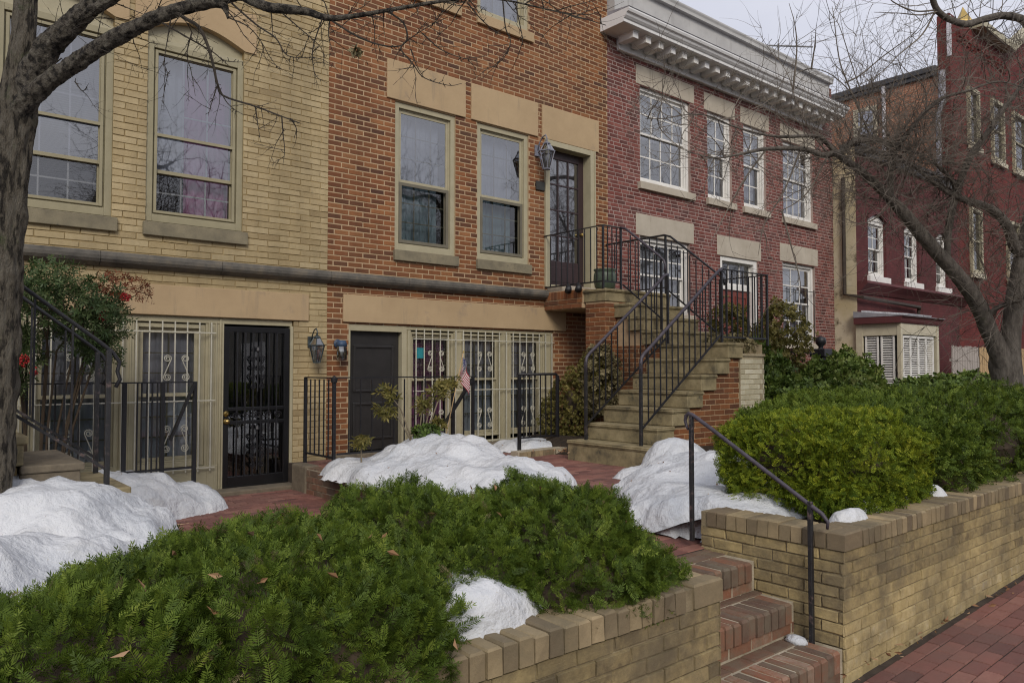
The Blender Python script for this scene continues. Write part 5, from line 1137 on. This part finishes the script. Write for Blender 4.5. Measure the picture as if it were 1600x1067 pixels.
for k, num, lo, hi in (('trunk',42,.5,1),('limbA',60,.30,.78),('limbA',20,.78,1),('limbB',26,.1,1),('limbC',50,.1,1),('limbD',58,.05,1),('limbE',88,.05,1),('limbF',78,.1,1),('limbG',66,.05,1),('limbH',40,.1,1)):
    S = allS[k]
    for _ in range(num):
        i = int(len(S)*random.uniform(lo, hi)); i = min(i, len(S)-1)
        v = rvec(); v.z = v.z*.8+.12
        spray(mb, S[i][:3], v, random.uniform(.45,1.25), .0065, 2, up=random.choice((.05,.05,-.05)), wig=.27, n=3, kids=(2,4), shrink=.6)
tw = mb.build('twigs', 'twig_right', tr, recalc=False)

# ------------------------------------------------------------------ hedges and shrubs
def diamond(base, d, side, L, w):
    return [base, base+d*L*.5+side*w, base+d*L, base+d*L*.5-side*w]
def yew_template(n=13, wid=.026):
    V, F = [], []
    for i in range(n):
        t = .12+.88*i/(n-1)
        for s in (1, -1):
            nl = .30*(1-.45*abs(t-.45)**1.5/.4) if t < .95 else .24
            d = np.array([s*.86, random.uniform(-.1,.40), .44+random.uniform(-.15,.2)]); 
            if i == n-1: d = np.array([s*.35, .1, 1.])
            d = d/np.linalg.norm(d); side = np.cross(d, [0,1,0]); side /= np.linalg.norm(side)
            q = diamond(np.array([0,.0,t-.08]), d, side, nl, wid); b = len(V); V += q; F.append((b,b+1,b+2,b+3))
    b = len(V); V += [np.array(p) for p in ((-.012,0,0),(.012,0,0),(.008,0,1),(-.008,0,1))]; F.append((b,b+1,b+2,b+3))
    return np.array(V), np.array(F)
def leaf_template(n=7, L=.5, w=.17, spread=.9):
    V, F = [], []
    for i in range(n):
        a = i*2.4; t = .35+.6*i/n
        d = np.array([math.cos(a)*spread, math.sin(a)*spread, .45+.4*t]); d /= np.linalg.norm(d)
        side = np.cross(d, [0,0,1]); side /= np.linalg.norm(side); nn = np.cross(side, d)
        base = np.array([0,0,t*.8]); m = base+d*L*.5
        b = len(V); V += [base, m+side*w-nn*.05, base+d*L-nn*.1, m-side*w-nn*.05]; F.append((b,b+1,b+2,b+3))
    return np.array(V), np.array(F)
def sample(ells, n, zmin=-9, lump=.14, ls=2.6, box=1.):
    P, N = [], []; ar = np.array([(r[0]*r[1]+r[1]*r[2]+r[0]*r[2]) for c, r in ells]); ar = ar/ar.sum()
    while len(P) < n:
        e = RNG.choice(len(ells), p=ar); c, r = ells[e]; u = RNG.normal(size=3); u /= np.linalg.norm(u)
        k = 1+lump*noise.noise(Vector((u[0]*ls+c[0]*3, u[1]*ls+c[1]*3, u[2]*ls)))+lump*.6*noise.noise(Vector((u[0]*ls*3+c[0], u[1]*ls*3, u[2]*ls*3)))
        ub = np.sign(u)*np.abs(u)**box; p = np.array(c)+np.array(r)*ub*k
        if p[2] < zmin: continue
        if any(i != e and (((p-np.array(cc))/np.array(rr))**2).sum() < .80 for i, (cc, rr) in enumerate(ells)): continue
        nn = np.sign(u)*np.abs(u)**(2-box)/np.array(r); P.append(p); N.append(nn/np.linalg.norm(nn))
    return np.array(P), np.array(N)
def scatter(name, mat, parent, P, D, size, tmpl, smin=.75, smax=1.25, tmean=.45, tsd=.2, sink=.55, upx=.5, tadd=None):
    n = len(P); V0, F0 = tmpl; D = D/np.linalg.norm(D, axis=1, keepdims=True)
    ref = RNG.normal(size=(n,3))*(1-upx)+np.array([0,0,1.])*upx
    X = np.cross(ref, D); X /= np.linalg.norm(X, axis=1, keepdims=True)+1e-9; Y = np.cross(D, X)
    s = size*RNG.uniform(smin, smax, n)
    B = P - D*(s*sink)[:,None]
    V = B[:,None,:] + s[:,None,None]*(V0[None,:,0:1]*X[:,None,:]+V0[None,:,1:2]*Y[:,None,:]+V0[None,:,2:3]*D[:,None,:])
    F = (F0[None]+(np.arange(n)*len(V0))[:,None,None]).reshape(-1, F0.shape[1])
    t = np.clip(RNG.normal(tmean, tsd, n) + (0 if tadd is None else tadd), .02, .98)
    tt = np.clip(np.repeat(t, len(F0)) + RNG.normal(0, .06, n*len(F0)), 0, 1)
    return np_mesh(name, V.reshape(-1,3), F, tt, mat, parent)
def core(parent, ells, k=.80, mat='stem'):
    mb = MB()
    for c, r in ells:
        prof = [(math.sin(math.pi*i/8), -math.cos(math.pi*i/8)) for i in range(9)]; b = len(mb.v); mb.lathe(prof, 0, 0, 14)
        for j in range(b, len(mb.v)):
            x, y, z = mb.v[j]; w = k*(1+.12*noise.noise(Vector((x*3+c[0],y*3,z*3)))); mb.v[j] = (c[0]+x*r[0]*w, c[1]+y*r[1]*w, c[2]+z*r[2]*w)
    mb.build('dark_core', mat, parent, recalc=True)  # solid filler inside the foliage; its dark brown stands in for inner shade
def bush(name, label, cat, ells, n, size, mat='yew', tmpl=None, zmin=-9, up=.3, rnd=.5, group=None, inner=.25, corek=.78, lump=.14, tmean=.45, tadd=None, upx=.5, tsd=.2, stems=0, sink=.55, ls=2.6, box=1., brown=0):
    c = ells[0][0]; t = thing(name, label, cat, (c[0], c[1], min(e[0][2]-e[1][2] for e in ells)), group)
    P, N = sample(ells, n, zmin, lump, ls, box); D = N + np.array([0,0,up]) + RNG.normal(size=P.shape)*rnd
    ni = int(n*inner)
    if ni: P[:ni] = P[:ni] - N[:ni]*RNG.uniform(.03,.12,(ni,1))
    scatter('foliage', mat, t, P, D, size, tmpl, tmean=tmean, tsd=tsd, upx=upx, sink=sink, tadd=None if tadd is None else np.array([tadd(p, q) for p, q in zip(P, N)]))
    if brown:
        q = RNG.choice(n, brown, replace=False); scatter('dead_sprigs', 'dry_leaf', t, P[q]+N[q]*.01, D[q]+RNG.normal(size=(brown,3))*.4, size*.9, tmpl, tmean=.4)
    if corek: core(t, ells, corek)
    if stems:
        mb = MB()
        for _ in range(stems):
            e = random.choice(ells); cc, r = e; a = Vector((cc[0]+random.uniform(-.35,.35)*r[0], cc[1]+random.uniform(-.35,.35)*r[1], cc[2]-r[2]*.95)); 
            v = rvec(); v.z = abs(v.z)*.5; b = Vector((cc[0]+v.x*r[0]*.95, cc[1]+v.y*r[1]*.95, cc[2]+v.z*r[2]*.8-.05)); m = (a+b)/2+Vector((0,0,.06))+rvec()*.04
            mb.tube([a, m, b], [.012,.009,.004], 5, caps=False)
        mb.build('stems', 'stem', t, recalc=False)
    return t
YT = yew_template(13, .027); YT2 = yew_template(6, .062); LT = leaf_template(7); LT2 = leaf_template(5, .6, .2)
GY = 'clipped yew bushes above the garden walls'
bush('yew_bush', 'large dark yew bush at the lower left of the garden wall, edge in the snow', 'bush', [((1.05,2.72,.72),(.80,.74,.43)),((.35,2.42,.74),(.60,.42,.37)),((-.35,2.4,.72),(.7,.42,.34)),((1.25,2.35,.70),(.42,.34,.36))], 16000, .074, 'yew', YT, zmin=.60, group=GY, lump=.22, rnd=.75, up=.1, tsd=.22, brown=120, tmean=.43)
bush('yew_bush', 'small dark yew bush in the middle, over the gap with snow on the wall cap', 'bush', [((1.95,3.05,.74),(.50,.62,.42)),((1.9,2.62,.80),(.34,.34,.26))], 6000, .073, 'yew', YT, zmin=.66, group=GY, lump=.22, rnd=.75, up=.1, tsd=.22, brown=50, tmean=.43)
bush('yew_bush', 'rounded dark yew bush beside the brick steps, at the end of the left wall', 'bush', [((2.52,2.72,.74),(.46,.62,.42)),((2.40,2.36,.74),(.46,.27,.27)),((2.68,3.15,.7),(.34,.4,.42))], 7600, .070, 'yew', YT, zmin=.66, group=GY, lump=.2, rnd=.75, up=.1, tsd=.22, brown=40, tmean=.43)
light = lambda p, q: .30*max(0, q[2]-.2)
bush('yew_bush', 'bright yellow-green clipped yew bush on the corner right of the brick steps', 'bush', [((5.34,2.80,1.06),(.76,.60,.37)),((5.05,2.84,1.10),(.46,.50,.30))], 17000, .052, 'yew_bright', YT2, zmin=.80, group=GY, lump=.16, tmean=.42, tsd=.24, inner=.35, stems=40, up=.1, rnd=1.1, box=.68, corek=.7)
bush('yew_bush', 'low green yew skirt spilling over the wall corner behind the handrail', 'bush', [((4.98,2.46,.86),(.40,.24,.12)),((5.4,2.46,.88),(.5,.26,.18))], 2200, .07, 'yew_bright', YT2, zmin=.76, group=GY, lump=.25, tmean=.25, corek=.6, rnd=1.)
bush('yew_bush', 'dark green yew bush right of the bright one, on the long wall', 'bush', [((6.78,2.88,.98),(.72,.64,.42)),((6.5,2.5,.88),(.45,.33,.28))], 10000, .068, 'yew', YT2, zmin=.76, group=GY, lump=.24, tmean=.48, stems=10, rnd=1.1, box=.7, up=.1, tsd=.24)
bush('yew_bush', 'dark green yew bush at the right edge, on the long wall', 'bush', [((7.95,2.95,1.02),(.90,.75,.48)),((9.5,3.0,1.02),(1.0,.75,.5)),((11.3,2.9,1.0),(1.1,.7,.5))], 12000, .08, 'yew', YT2, zmin=.76, group=GY, lump=.24, tmean=.44, rnd=1.1, box=.7, up=.1, tsd=.24)
bush('yew_bush', 'long green yew bush in the second row behind the bright one', 'bush', [((7.5,4.0,.95),(.85,.7,.42)),((8.6,4.2,.98),(1.1,.8,.46)),((10.2,4.4,1.0),(1.2,.8,.45))], 12000, .08, 'yew', YT2, zmin=.9, group=GY, lump=.22, tmean=.60, rnd=1.1, box=.75, up=.1, tsd=.2)
bush('low_shrub', 'low greyish green shrub at the foot of the cream curved wall', 'shrub', [((8.3,5.0,.9),(.6,.45,.28)),((9.4,5.35,.95),(.8,.45,.36)),((10.6,5.6,1.0),(.9,.55,.40))], 3600, .12, 'yew', LT, zmin=.7, lump=.25, tmean=.55, up=.6)
GS = 'leafy shrubs before the red and maroon houses'
bush('leafy_shrub', 'glossy green shrub between the cream curved wall and the iron newel post', 'shrub', [((10.5,6.9,1.25),(.62,.6,.85)),((11.3,7.1,1.3),(.7,.6,.65)),((10.9,6.3,1.0),(.8,.6,.55))], 5200, .15, 'shrub', LT, lump=.3, corek=.6, rnd=.8, group=GS, ls=3.5)
bush('leafy_shrub', 'paler green shrub below the peeling cream side wall', 'shrub', [((13.0,6.6,1.2),(.9,.7,.65)),((14.5,7.2,1.25),(.9,.6,.75)),((12.2,6.0,1.0),(.8,.6,.5))], 4600, .16, 'shrub', LT, lump=.3, corek=.6, rnd=.8, group=GS, tmean=.58, ls=3.5)
bush('leafy_shrub', 'broad olive green shrub in front of the cream bay window', 'shrub', [((14.6,5.6,1.0),(1.3,.9,.50)),((16.8,5.9,1.02),(1.4,.9,.52)),((19.0,6.0,1.05),(1.4,.9,.5)),((16.0,4.6,.95),(1.6,.8,.5))], 9000, .17, 'shrub', LT2, lump=.25, corek=.65, rnd=.7, group=GS, tmean=.40, up=.5)
bush('leafy_shrub', 'brownish green shrub around the foot of the right bare tree', 'shrub', [((12.3,3.9,.95),(1.1,.8,.48)),((14.0,3.4,.95),(1.2,.8,.5)),((12.6,4.9,.95),(1.2,.7,.48))], 6500, .13, 'shrub', LT, lump=.25, corek=.65, rnd=.7, group=GS, tmean=.42)
bush('rose_bush', 'yellowish leafy rose bush behind the boxed platform railing', 'bush', [((10.35,6.95,2.30),(.26,.30,.42)),((12.3,7.2,2.25),(.42,.40,.60)),((11.6,7.3,2.0),(.45,.4,.40))], 1150, .12, 'olive_leaf', LT, lump=.4, corek=0, rnd=.9, tmean=.55, stems=26, sink=.2)
bush('ivy_bush', 'dry olive leaved bush between the short fence and the stone staircase', 'bush', [((7.92,8.05,1.15),(.27,.32,.52)),((8.05,7.75,1.55),(.24,.26,.40)),((7.68,8.2,1.0),(.20,.20,.36))], 3000, .055, 'olive_leaf', LT, lump=.35, corek=.5, rnd=.9, tmean=.55, stems=22)
P_, N_ = sample([((8.05,7.6,1.55),(.28,.25,.5))], 520, -9, .3)
o_ = scatter('dry_leaves', 'dry_leaf', None, P_, N_+RNG.normal(size=P_.shape)*.8, .10, LT); tag(o_, 'pale withered leaves climbing at the top of the dry bush', 'plant', kind='stuff')
P_, N_ = sample([((9.05,6.05,2.0),(.30,.26,.16)),((9.45,6.25,2.02),(.24,.24,.18)),((9.55,6.6,2.05),(.15,.3,.18))], 700, 1.93, .3)
o_ = scatter('dry_plants', 'dry_leaf', None, P_, N_+RNG.normal(size=P_.shape)*.9, .085, LT); tag(o_, 'brown dried plants filling the top of the cream curved wall', 'plants', kind='stuff')
# nandina with red berries
nd = thing('berry_shrub', 'feathery green shrub with red berries behind the trunk, in front of the yellow basement windows', 'shrub', (1.2, 7.6, .4))
ells = [((1.05,7.75,2.38),(.48,.45,.34)),((1.45,7.65,2.22),(.36,.38,.32)),((.80,7.8,2.0),(.34,.4,.55)),((1.5,7.6,2.0),(.26,.3,.25))]
P_, N_ = sample(ells, 2000, 1.3, .35)
D_ = N_*.8+RNG.normal(size=P_.shape)*.6+np.array([.25,0,-.15]); P_ = P_-N_*RNG.uniform(0,.2,(len(P_),1))
scatter('foliage', 'nandina', nd, P_, D_, .13, leaf_template(9,.36,.055), tmean=.5)
P_, N_ = sample([((1.72,7.6,2.48),(.22,.2,.10)),((1.60,7.6,2.55),(.12,.1,.07))], 170, -9, .3); scatter('red_foliage', 'red_leaf', nd, P_, N_+RNG.normal(size=P_.shape)*.7+np.array([.4,0,-.2]), .085, leaf_template(7,.36,.06), tmean=.5)
mb = MB()
for k in range(10):
    a = random.uniform(-.25,.5); b = random.uniform(-.2,.35); mb.tube([(1.1+a*.4,7.9,.35),(1.1+a*.6,7.85,1.2),(1.1+a,7.8,1.9),(1.1+a+b,7.7,2.35)], [.012,.011,.009,.004], 5)
mb.tube([(1.6,7.6,2.46),(1.80,7.6,2.47),(1.95,7.6,2.42)], .003, 4); mb.build('stems', 'stem', nd)
P_ = np.array([(1.74+.045*i, 7.6, 2.475-.022*i-.012*(i>2)) for i in range(6)]); scatter('red_foliage', 'red_leaf', nd, P_, np.tile([.8,0,-.3],(6,1))+RNG.normal(size=(6,3))*.3, .07, leaf_template(7,.36,.07), tmean=.2)
for c, s, n_ in (((1.52,7.42,2.22),.05,60),((1.69,7.42,2.38),.042,44),((.93,7.40,1.80),.045,40),((1.0,7.4,1.72),.03,18)):
    mb = MB()
    for _ in range(n_):
        v = rvec()*s*random.random()**.33; v.z *= 1.25; q = Vector(c)+v; b = len(mb.v); mb.lathe([(0,-.0085),(.0075,-.004),(.0075,.004),(0,.0085)], 0, 0, 6)
        for j in range(b, len(mb.v)): mb.v[j] = tuple(Vector(mb.v[j])+q)
    mb.build('berries', 'berry', nd, smooth=True)
# withered plant standing in the snow mound
wp = thing('withered_plant', 'withered grey-green plant with drooping leaves sticking out of the snow mound', 'plant', (4.65, 7.2, .9))
mb = MB(); tips = []
for a, b in (((4.62,7.2,.85),(4.25,7.2,1.50)),((4.62,7.2,.85),(4.20,7.2,1.30)),((4.66,7.2,.85),(4.72,7.15,1.35)),((4.7,7.2,.85),(4.95,7.2,1.55)),((4.72,7.2,.85),(5.12,7.2,1.60)),((4.7,7.2,.85),(4.88,7.15,1.12)),((3.98,7.25,.72),(3.95,7.2,.98))):
    a, b = Vector(a), Vector(b); m = a.lerp(b,.5)+Vector((0,0,.12)); mb.tube([a, m, b], [.010,.008,.004], 5)
    for t in (.45,.6,.75,.88,1.): tips.append((m.lerp(b,t), (b-m).normalized()))
mb.build('stems', 'pale_stem', wp)
P_, D_ = [], []
for p, d in tips:
    for _ in range(8): P_.append(tuple(p+rvec()*.05)); D_.append(tuple(d*.5+Vector((random.gauss(0,.6),random.gauss(0,.6),-.35))))
scatter('foliage', 'olive_leaf', wp, np.array(P_), np.array(D_), .10, leaf_template(5,.6,.10,.7), tmean=.5, sink=.1)
P_, N_ = sample([((4.75,7.15,1.0),(.16,.16,.10))], 90, -9); scatter('green_leaves', 'shrub', wp, P_, N_+np.array([0,0,.3]), .09, LT, tmean=.2)
# brown leaves caught in the yew and lying about
def fallen(name, label, pts, s=(.016,.032)):
    mb = MB()
    for p in pts:
        p = Vector(p); a = rvec(); a.z *= .5; a.normalize(); b = a.cross(rvec()).normalized(); L = random.uniform(*s); w = L*.42; up = a.cross(b)*L*.2
        t = random.random(); mb.face([tuple(p-a*L), tuple(p-a*L*.2+b*w+up), tuple(p+a*L)], t); mb.face([tuple(p-a*L), tuple(p+a*L), tuple(p-a*L*.2-b*w+up)], t)
    o = mb.build(name, 'brown_leaf', recalc=False); tag(o, label, 'leaves', kind='stuff'); return o
E_ = [((1.05,2.72,.72),(.86,.80,.485)),((2.1,2.95,.74),(.5,.6,.46)),((2.52,2.72,.74),(.48,.64,.46)),((.35,2.42,.74),(.62,.44,.42)),((1.3,2.3,.74),(.42,.34,.36))]
P_, N_ = sample(E_, 34, .8, .1); fallen('fallen_leaves', 'brown leaves caught in the dark yew bushes', [tuple(p) for p in P_])
fallen('fallen_leaves', 'brown leaves gathered at the foot of the stone staircase', [(random.gauss(7.0,.30), random.gauss(7.15,.18), .66+.03*random.random()) for _ in range(46)]+[(random.gauss(5.9,.1), random.gauss(4.75,.06), .63) for _ in range(12)])
fallen('fallen_leaves', 'small brown leaves along the foot of the long garden wall', [(random.uniform(4.0,9), 2.05-abs(random.gauss(0,.04)), zs(5)+.04+.02*random.random()) for _ in range(60)], (.012,.03))

# ------------------------------------------------------------------ snow
def snow(name, label, x0, x1, y0, y1, step, top, base, thr=.012, rough=.05):
    nx, ny = int((x1-x0)/step)+1, int((y1-y0)/step)+1; xs_ = np.linspace(x0, x1, nx); ys_ = np.linspace(y0, y1, ny)
    H = np.zeros((ny, nx)); Bs = np.zeros((ny, nx))
    for j, y in enumerate(ys_):
        for i, x in enumerate(xs_):
            b = base(x, y); t = top(x, y); th = t-b
            if th > 0:
                th += min(1, th*7)*(rough*noise.fractal(Vector((x*3.1, y*3.1, 1.3)), 1., 2., 4)+ .014*noise.noise(Vector((x*19, y*19, 2))) + .02*abs(noise.noise(Vector((x*8, y*8, 4)))))
                th -= .09*sm(th*4)*max(0, noise.noise(Vector((x*2.1+5, y*2.1, 7)))-.1)
            H[j,i] = th; Bs[j,i] = b
    H[0,:] = H[-1,:] = 0; H[:,0] = H[:,-1] = 0
    keep = H > thr; q = []
    for j in range(ny-1):
        for i in range(nx-1):
            if keep[j,i] or keep[j,i+1] or keep[j+1,i] or keep[j+1,i+1]: q.append((j*nx+i, j*nx+i+1, (j+1)*nx+i+1, (j+1)*nx+i))
    X, Y = np.meshgrid(xs_, ys_); Z = np.where(keep, Bs+H, Bs-.02)
    V = np.stack([X.ravel(), Y.ravel(), Z.ravel()], 1); F = np.array(q); used = np.unique(F); mp = np.full(len(V), -1); mp[used] = np.arange(len(used))
    o = np_mesh(name, V[used], mp[F], np.full(len(F), .5), 'snow', smooth=True)
    md = o.modifiers.new('smooth', 'SMOOTH'); md.factor = .5; md.iterations = 1
    if 'bank' in name:
        q = V[used]; q = q[RNG.choice(len(q), 26)]; fallen('fallen_leaves', 'dark bits of leaf lying on the ' + label.split(' ', 1)[1][:46].rsplit(' ', 1)[0], [(a, b, c+.006) for a, b, c in q], (.007,.018))
    return tag(o, label, 'snow', 'piles of old snow in the gardens')
def dome(x, y, cx, cy, rx, ry, h, p=.55, rot=0):
    dx, dy = x-cx, y-cy
    if rot: c, s = math.cos(rot), math.sin(rot); dx, dy = dx*c+dy*s, -dx*s+dy*c
    d = (dx/rx)**2+(dy/ry)**2 + .30*noise.noise(Vector((x*2.3, y*2.3, cx))) + .20*noise.noise(Vector((x*6, y*6, cx)))
    return h*(max(0, 1-d))**p
bl = lambda x, y: .69 - .40*sm((y-4.3)/1.0)
snow('snow_bank', 'broad smooth snow bank round the foot of the left tree', -2.5, 2.3, 3.0, 7.9, .05,
     lambda x, y: bl(x,y) + max(dome(x,y,-.2,4.0,1.35,1.6,.10,.4), dome(x,y,.0,5.6,1.45,2.1,.36,.6), dome(x,y,.78,6.15,.95,1.3,.67,.5), dome(x,y,-1,5,1.8,2.2,.5)), bl)
snow('snow_bank', 'icy bluish snow lump against the basement fence of the yellow house', 1.0, 3.0, 7.2, 8.85, .04,
     lambda x, y: .29 + max(dome(x,y,1.75,8.15,.75,.62,.46,.5), dome(x,y,2.3,8.2,.55,.48,.26,.4), dome(x,y,1.3,7.7,.6,.5,.42)), lambda x, y: .29)
bo = lambda x, y: .585
snow('snow_bank', 'big white snow mound with a withered plant, in front of the charcoal basement door', 3.6, 6.5, 4.6, 8.7, .045,
     lambda x, y: .585 + max(dome(x,y,4.62,6.5,.92,1.5,.28,.5), dome(x,y,4.80,6.9,.72,.95,.42,.55), dome(x,y,4.3,7.3,.65,.7,.17,.4), dome(x,y,5.05,6.5,.5,.8,.18,.6)), bo)
snow('snow_bank', 'white snow bank between the stone staircase and the bright yew', 4.04, 7.4, 2.35, 6.0, .04,
     lambda x, y: .60 + max(dome(x,y,5.75,3.95,1.05,.9,.28,.45), dome(x,y,6.55,4.75,.6,.75,.28,.5), dome(x,y,4.85,3.5,.66,.62,.26,.4), dome(x,y,4.62,2.95,.34,.55,.27,.45), dome(x,y,6.95,5.40,.42,.35,.32,.5), dome(x,y,6.3,5.3,.35,.3,.10)), lambda x, y: .60)
snow('snow_bank', 'thin snow patch under the dry bush behind the short fence', 6.6, 8.3, 7.5, 8.9, .05,
     lambda x, y: .60 + max(dome(x,y,7.3,8.2,.65,.5,.13,.4), dome(x,y,7.75,7.55,.35,.3,.16), dome(x,y,7.9,7.3,.2,.25,.28)), lambda x, y: .60)
snow('snow_patch', 'snow patch on the wall cap in the gap between the dark yew bushes', 1.2, 2.4, 2.16, 3.0, .03,
     lambda x, y: .70 + max(dome(x,y,1.80,2.42,.34,.26,.22,.45), dome(x,y,1.62,2.75,.3,.3,.2)), lambda x, y: .70)
snow('snow_patch', 'snow under the front of the large dark yew bush', .2, 1.5, 2.14, 2.6, .03, lambda x, y: .70+dome(x,y,.9,2.32,.6,.2,.13,.4), lambda x, y: .70)
snow('snow_patch', 'snow under the rounded yew bush beside the brick steps', 2.1, 2.9, 2.2, 2.6, .03, lambda x, y: .70+dome(x,y,2.5,2.38,.32,.14,.12,.4), lambda x, y: .70)
snow('snow_patch', 'small snow patch on the right wall cap under the bright yew', 4.3, 5.2, 2.12, 2.6, .025, lambda x, y: .78+max(dome(x,y,4.62,2.27,.20,.10,.13,.5), dome(x,y,4.95,2.35,.2,.14,.1)), lambda x, y: .78)
snow('snow_patch', 'tiny snow heap on the long wall cap under the dark yew', 5.4, 7.2, 2.16, 2.5, .025, lambda x, y: .79+max(dome(x,y,5.95,2.29,.12,.09,.10,.5), dome(x,y,5.5,2.4,.2,.12,.08)), lambda x, y: .79)
def lump(label, c, r):
    mb = MB(); b = 0; prof = [(math.sin(math.pi*i/7), -math.cos(math.pi*i/7)) for i in range(8)]; mb.lathe(prof, 0, 0, 12)
    mb.v = [(c[0]+x*r[0]*(1+.3*noise.noise(Vector((x*2+c[0],y*2,z*2)))), c[1]+y*r[1]*(1+.3*noise.noise(Vector((x*2,y*2+c[1],z*2)))), c[2]+z*r[2]) for x, y, z in mb.v]
    o = mb.build('snow_lump', 'snow', smooth=True); tag(o, label, 'snow', 'small lumps of snow')
lump('small lump of snow on the lowest brick step by the handrail post', (4.04,2.30,.20), (.045,.07,.03))
lump('flat lump of snow on the brick path short of the snow bank', (5.55,4.95,.60), (.13,.07,.04))
lump('lump of snow at the near corner of the bottom stone step', (6.62,5.62,.60), (.13,.09,.05))
lump('lump of snow on the brick path by the tuft of dry leaves', (5.75,4.5,.60), (.10,.08,.05))

# ------------------------------------------------------------------ across the street (seen only as reflections in the panes)
for i, (x, y, rz, s) in enumerate(((4.2,-5.2,2.6,1.65),(14.6,-6.5,.7,1.9),(21.5,-5.5,4.4,1.9))):
    r = tr.copy(); COL.objects.link(r); r.matrix_world = Matrix.Translation((x, y, -.3)) @ Matrix.Rotation(rz, 4, 'Z') @ Matrix.Scale(s, 4)
    r['label'] = ('bare street tree on the kerb opposite the yellow house, mirrored in its panes','bare street tree on the kerb opposite the orange house, mirrored in its panes','bare street tree on the kerb opposite the red house, mirrored in its panes')[i]; r['group'] = 'street trees along the kerb'
    for ch in list(tr.children):
        c = ch.copy(); COL.objects.link(c); c.parent = r; c.matrix_parent_inverse = Matrix.Translation(-Vector((10.9, 3.3, .7)))
for i, (x0, x1, h, m) in enumerate(((-16,-2,7.0,'concrete'),(-2,11,7.4,'pale_lintel'),(11,30,6.8,'concrete'))):
    t = thing('terrace_house', ('grey house across the road opposite the tree','pale stone house across the road','long grey house across the road')[i]+', reflected in the window panes', 'house', ((x0+x1)/2, -20, -.3), 'houses across the road')
    mb = MB(); mb.box(x0, x1-.01, -29, -20, -.3, h); mb.build('wall', m, t)
    for k in range(int((x1-x0)/2.4)):
        for z in (.9, 4.2):
            w = MB(); ring(w, x0+.7+2.4*k, x0+1.9+2.4*k, z, z+2.1, -20.02+.021, -19.96, .1); w.box(x0+.8+2.4*k, x0+1.8+2.4*k, -19.998, -19.99, z+.1, z+2.0); w.build('window', 'white_paint', t)

# ------------------------------------------------------------------ sky, sun, camera
W = bpy.data.worlds.new('World'); SC.world = W; W.use_nodes = True; nt = W.node_tree
bg = nt.nodes['Background']; out = nt.nodes['World Output']
AZ, EL = R(212), R(33)        # sun: compass-like angle from +Y towards +X, and height
sky = _n(nt, 'ShaderNodeTexSky', sky_type='NISHITA'); sky.sun_disc = False; sky.sun_elevation = EL; sky.sun_rotation = AZ
sky.air_density = 1.2; sky.dust_density = 3; nt.links.new(sky.outputs[0], bg.inputs[0]); bg.inputs[1].default_value = .06
cl = _n(nt, 'ShaderNodeBackground'); cl.inputs[1].default_value = 1.
nf = noise_t(nt, 2.4, 5, .55, (1,1,2.2), 'Generated')
col = ramp(nt, [(.30,(.58,.595,.685)),(.55,(.67,.68,.765)),(.75,(.76,.765,.83))], nf); nt.links.new(col, cl.inputs[0])
mx = _n(nt, 'ShaderNodeMixShader'); mx.inputs[0].default_value = .86
nt.links.new(bg.outputs[0], mx.inputs[1]); nt.links.new(cl.outputs[0], mx.inputs[2]); nt.links.new(mx.outputs[0], out.inputs[0])
sl = bpy.data.lights.new('sun', 'SUN'); sl.energy = 1.5; sl.angle = R(22); sl.color = (1, .93, .82)
so = bpy.data.objects.new('sun', sl); COL.objects.link(so)
sd_ = Vector((math.sin(AZ)*math.cos(EL), math.cos(AZ)*math.cos(EL), math.sin(EL))); so.rotation_euler = sd_.to_track_quat('Z', 'Y').to_euler(); so.location = sd_*40
cd = bpy.data.cameras.new('camera'); cd.sensor_width = 36; cd.lens = 1182/1600*36; cd.clip_end = 600; cd.clip_start = .05
co = bpy.data.objects.new('camera', cd); COL.objects.link(co); co.location = (0,0,1.75); co.rotation_euler = (R(90+1.9624), 0, -R(39.9768)); SC.camera = co
SC.view_settings.view_transform = 'Standard'; SC.view_settings.look = 'None'; SC.view_settings.exposure = .27; SC.view_settings.gamma = 1
cy = SC.cycles; cy.use_denoising = True; cy.denoising_prefilter = 'NONE'; cy.pixel_filter_type = 'BLACKMAN_HARRIS'; cy.filter_width = 1.15; cy.max_bounces = 8; cy.diffuse_bounces = 4; cy.glossy_bounces = 4; cy.transparent_max_bounces = 16; cy.caustics_reflective = False; cy.caustics_refractive = False
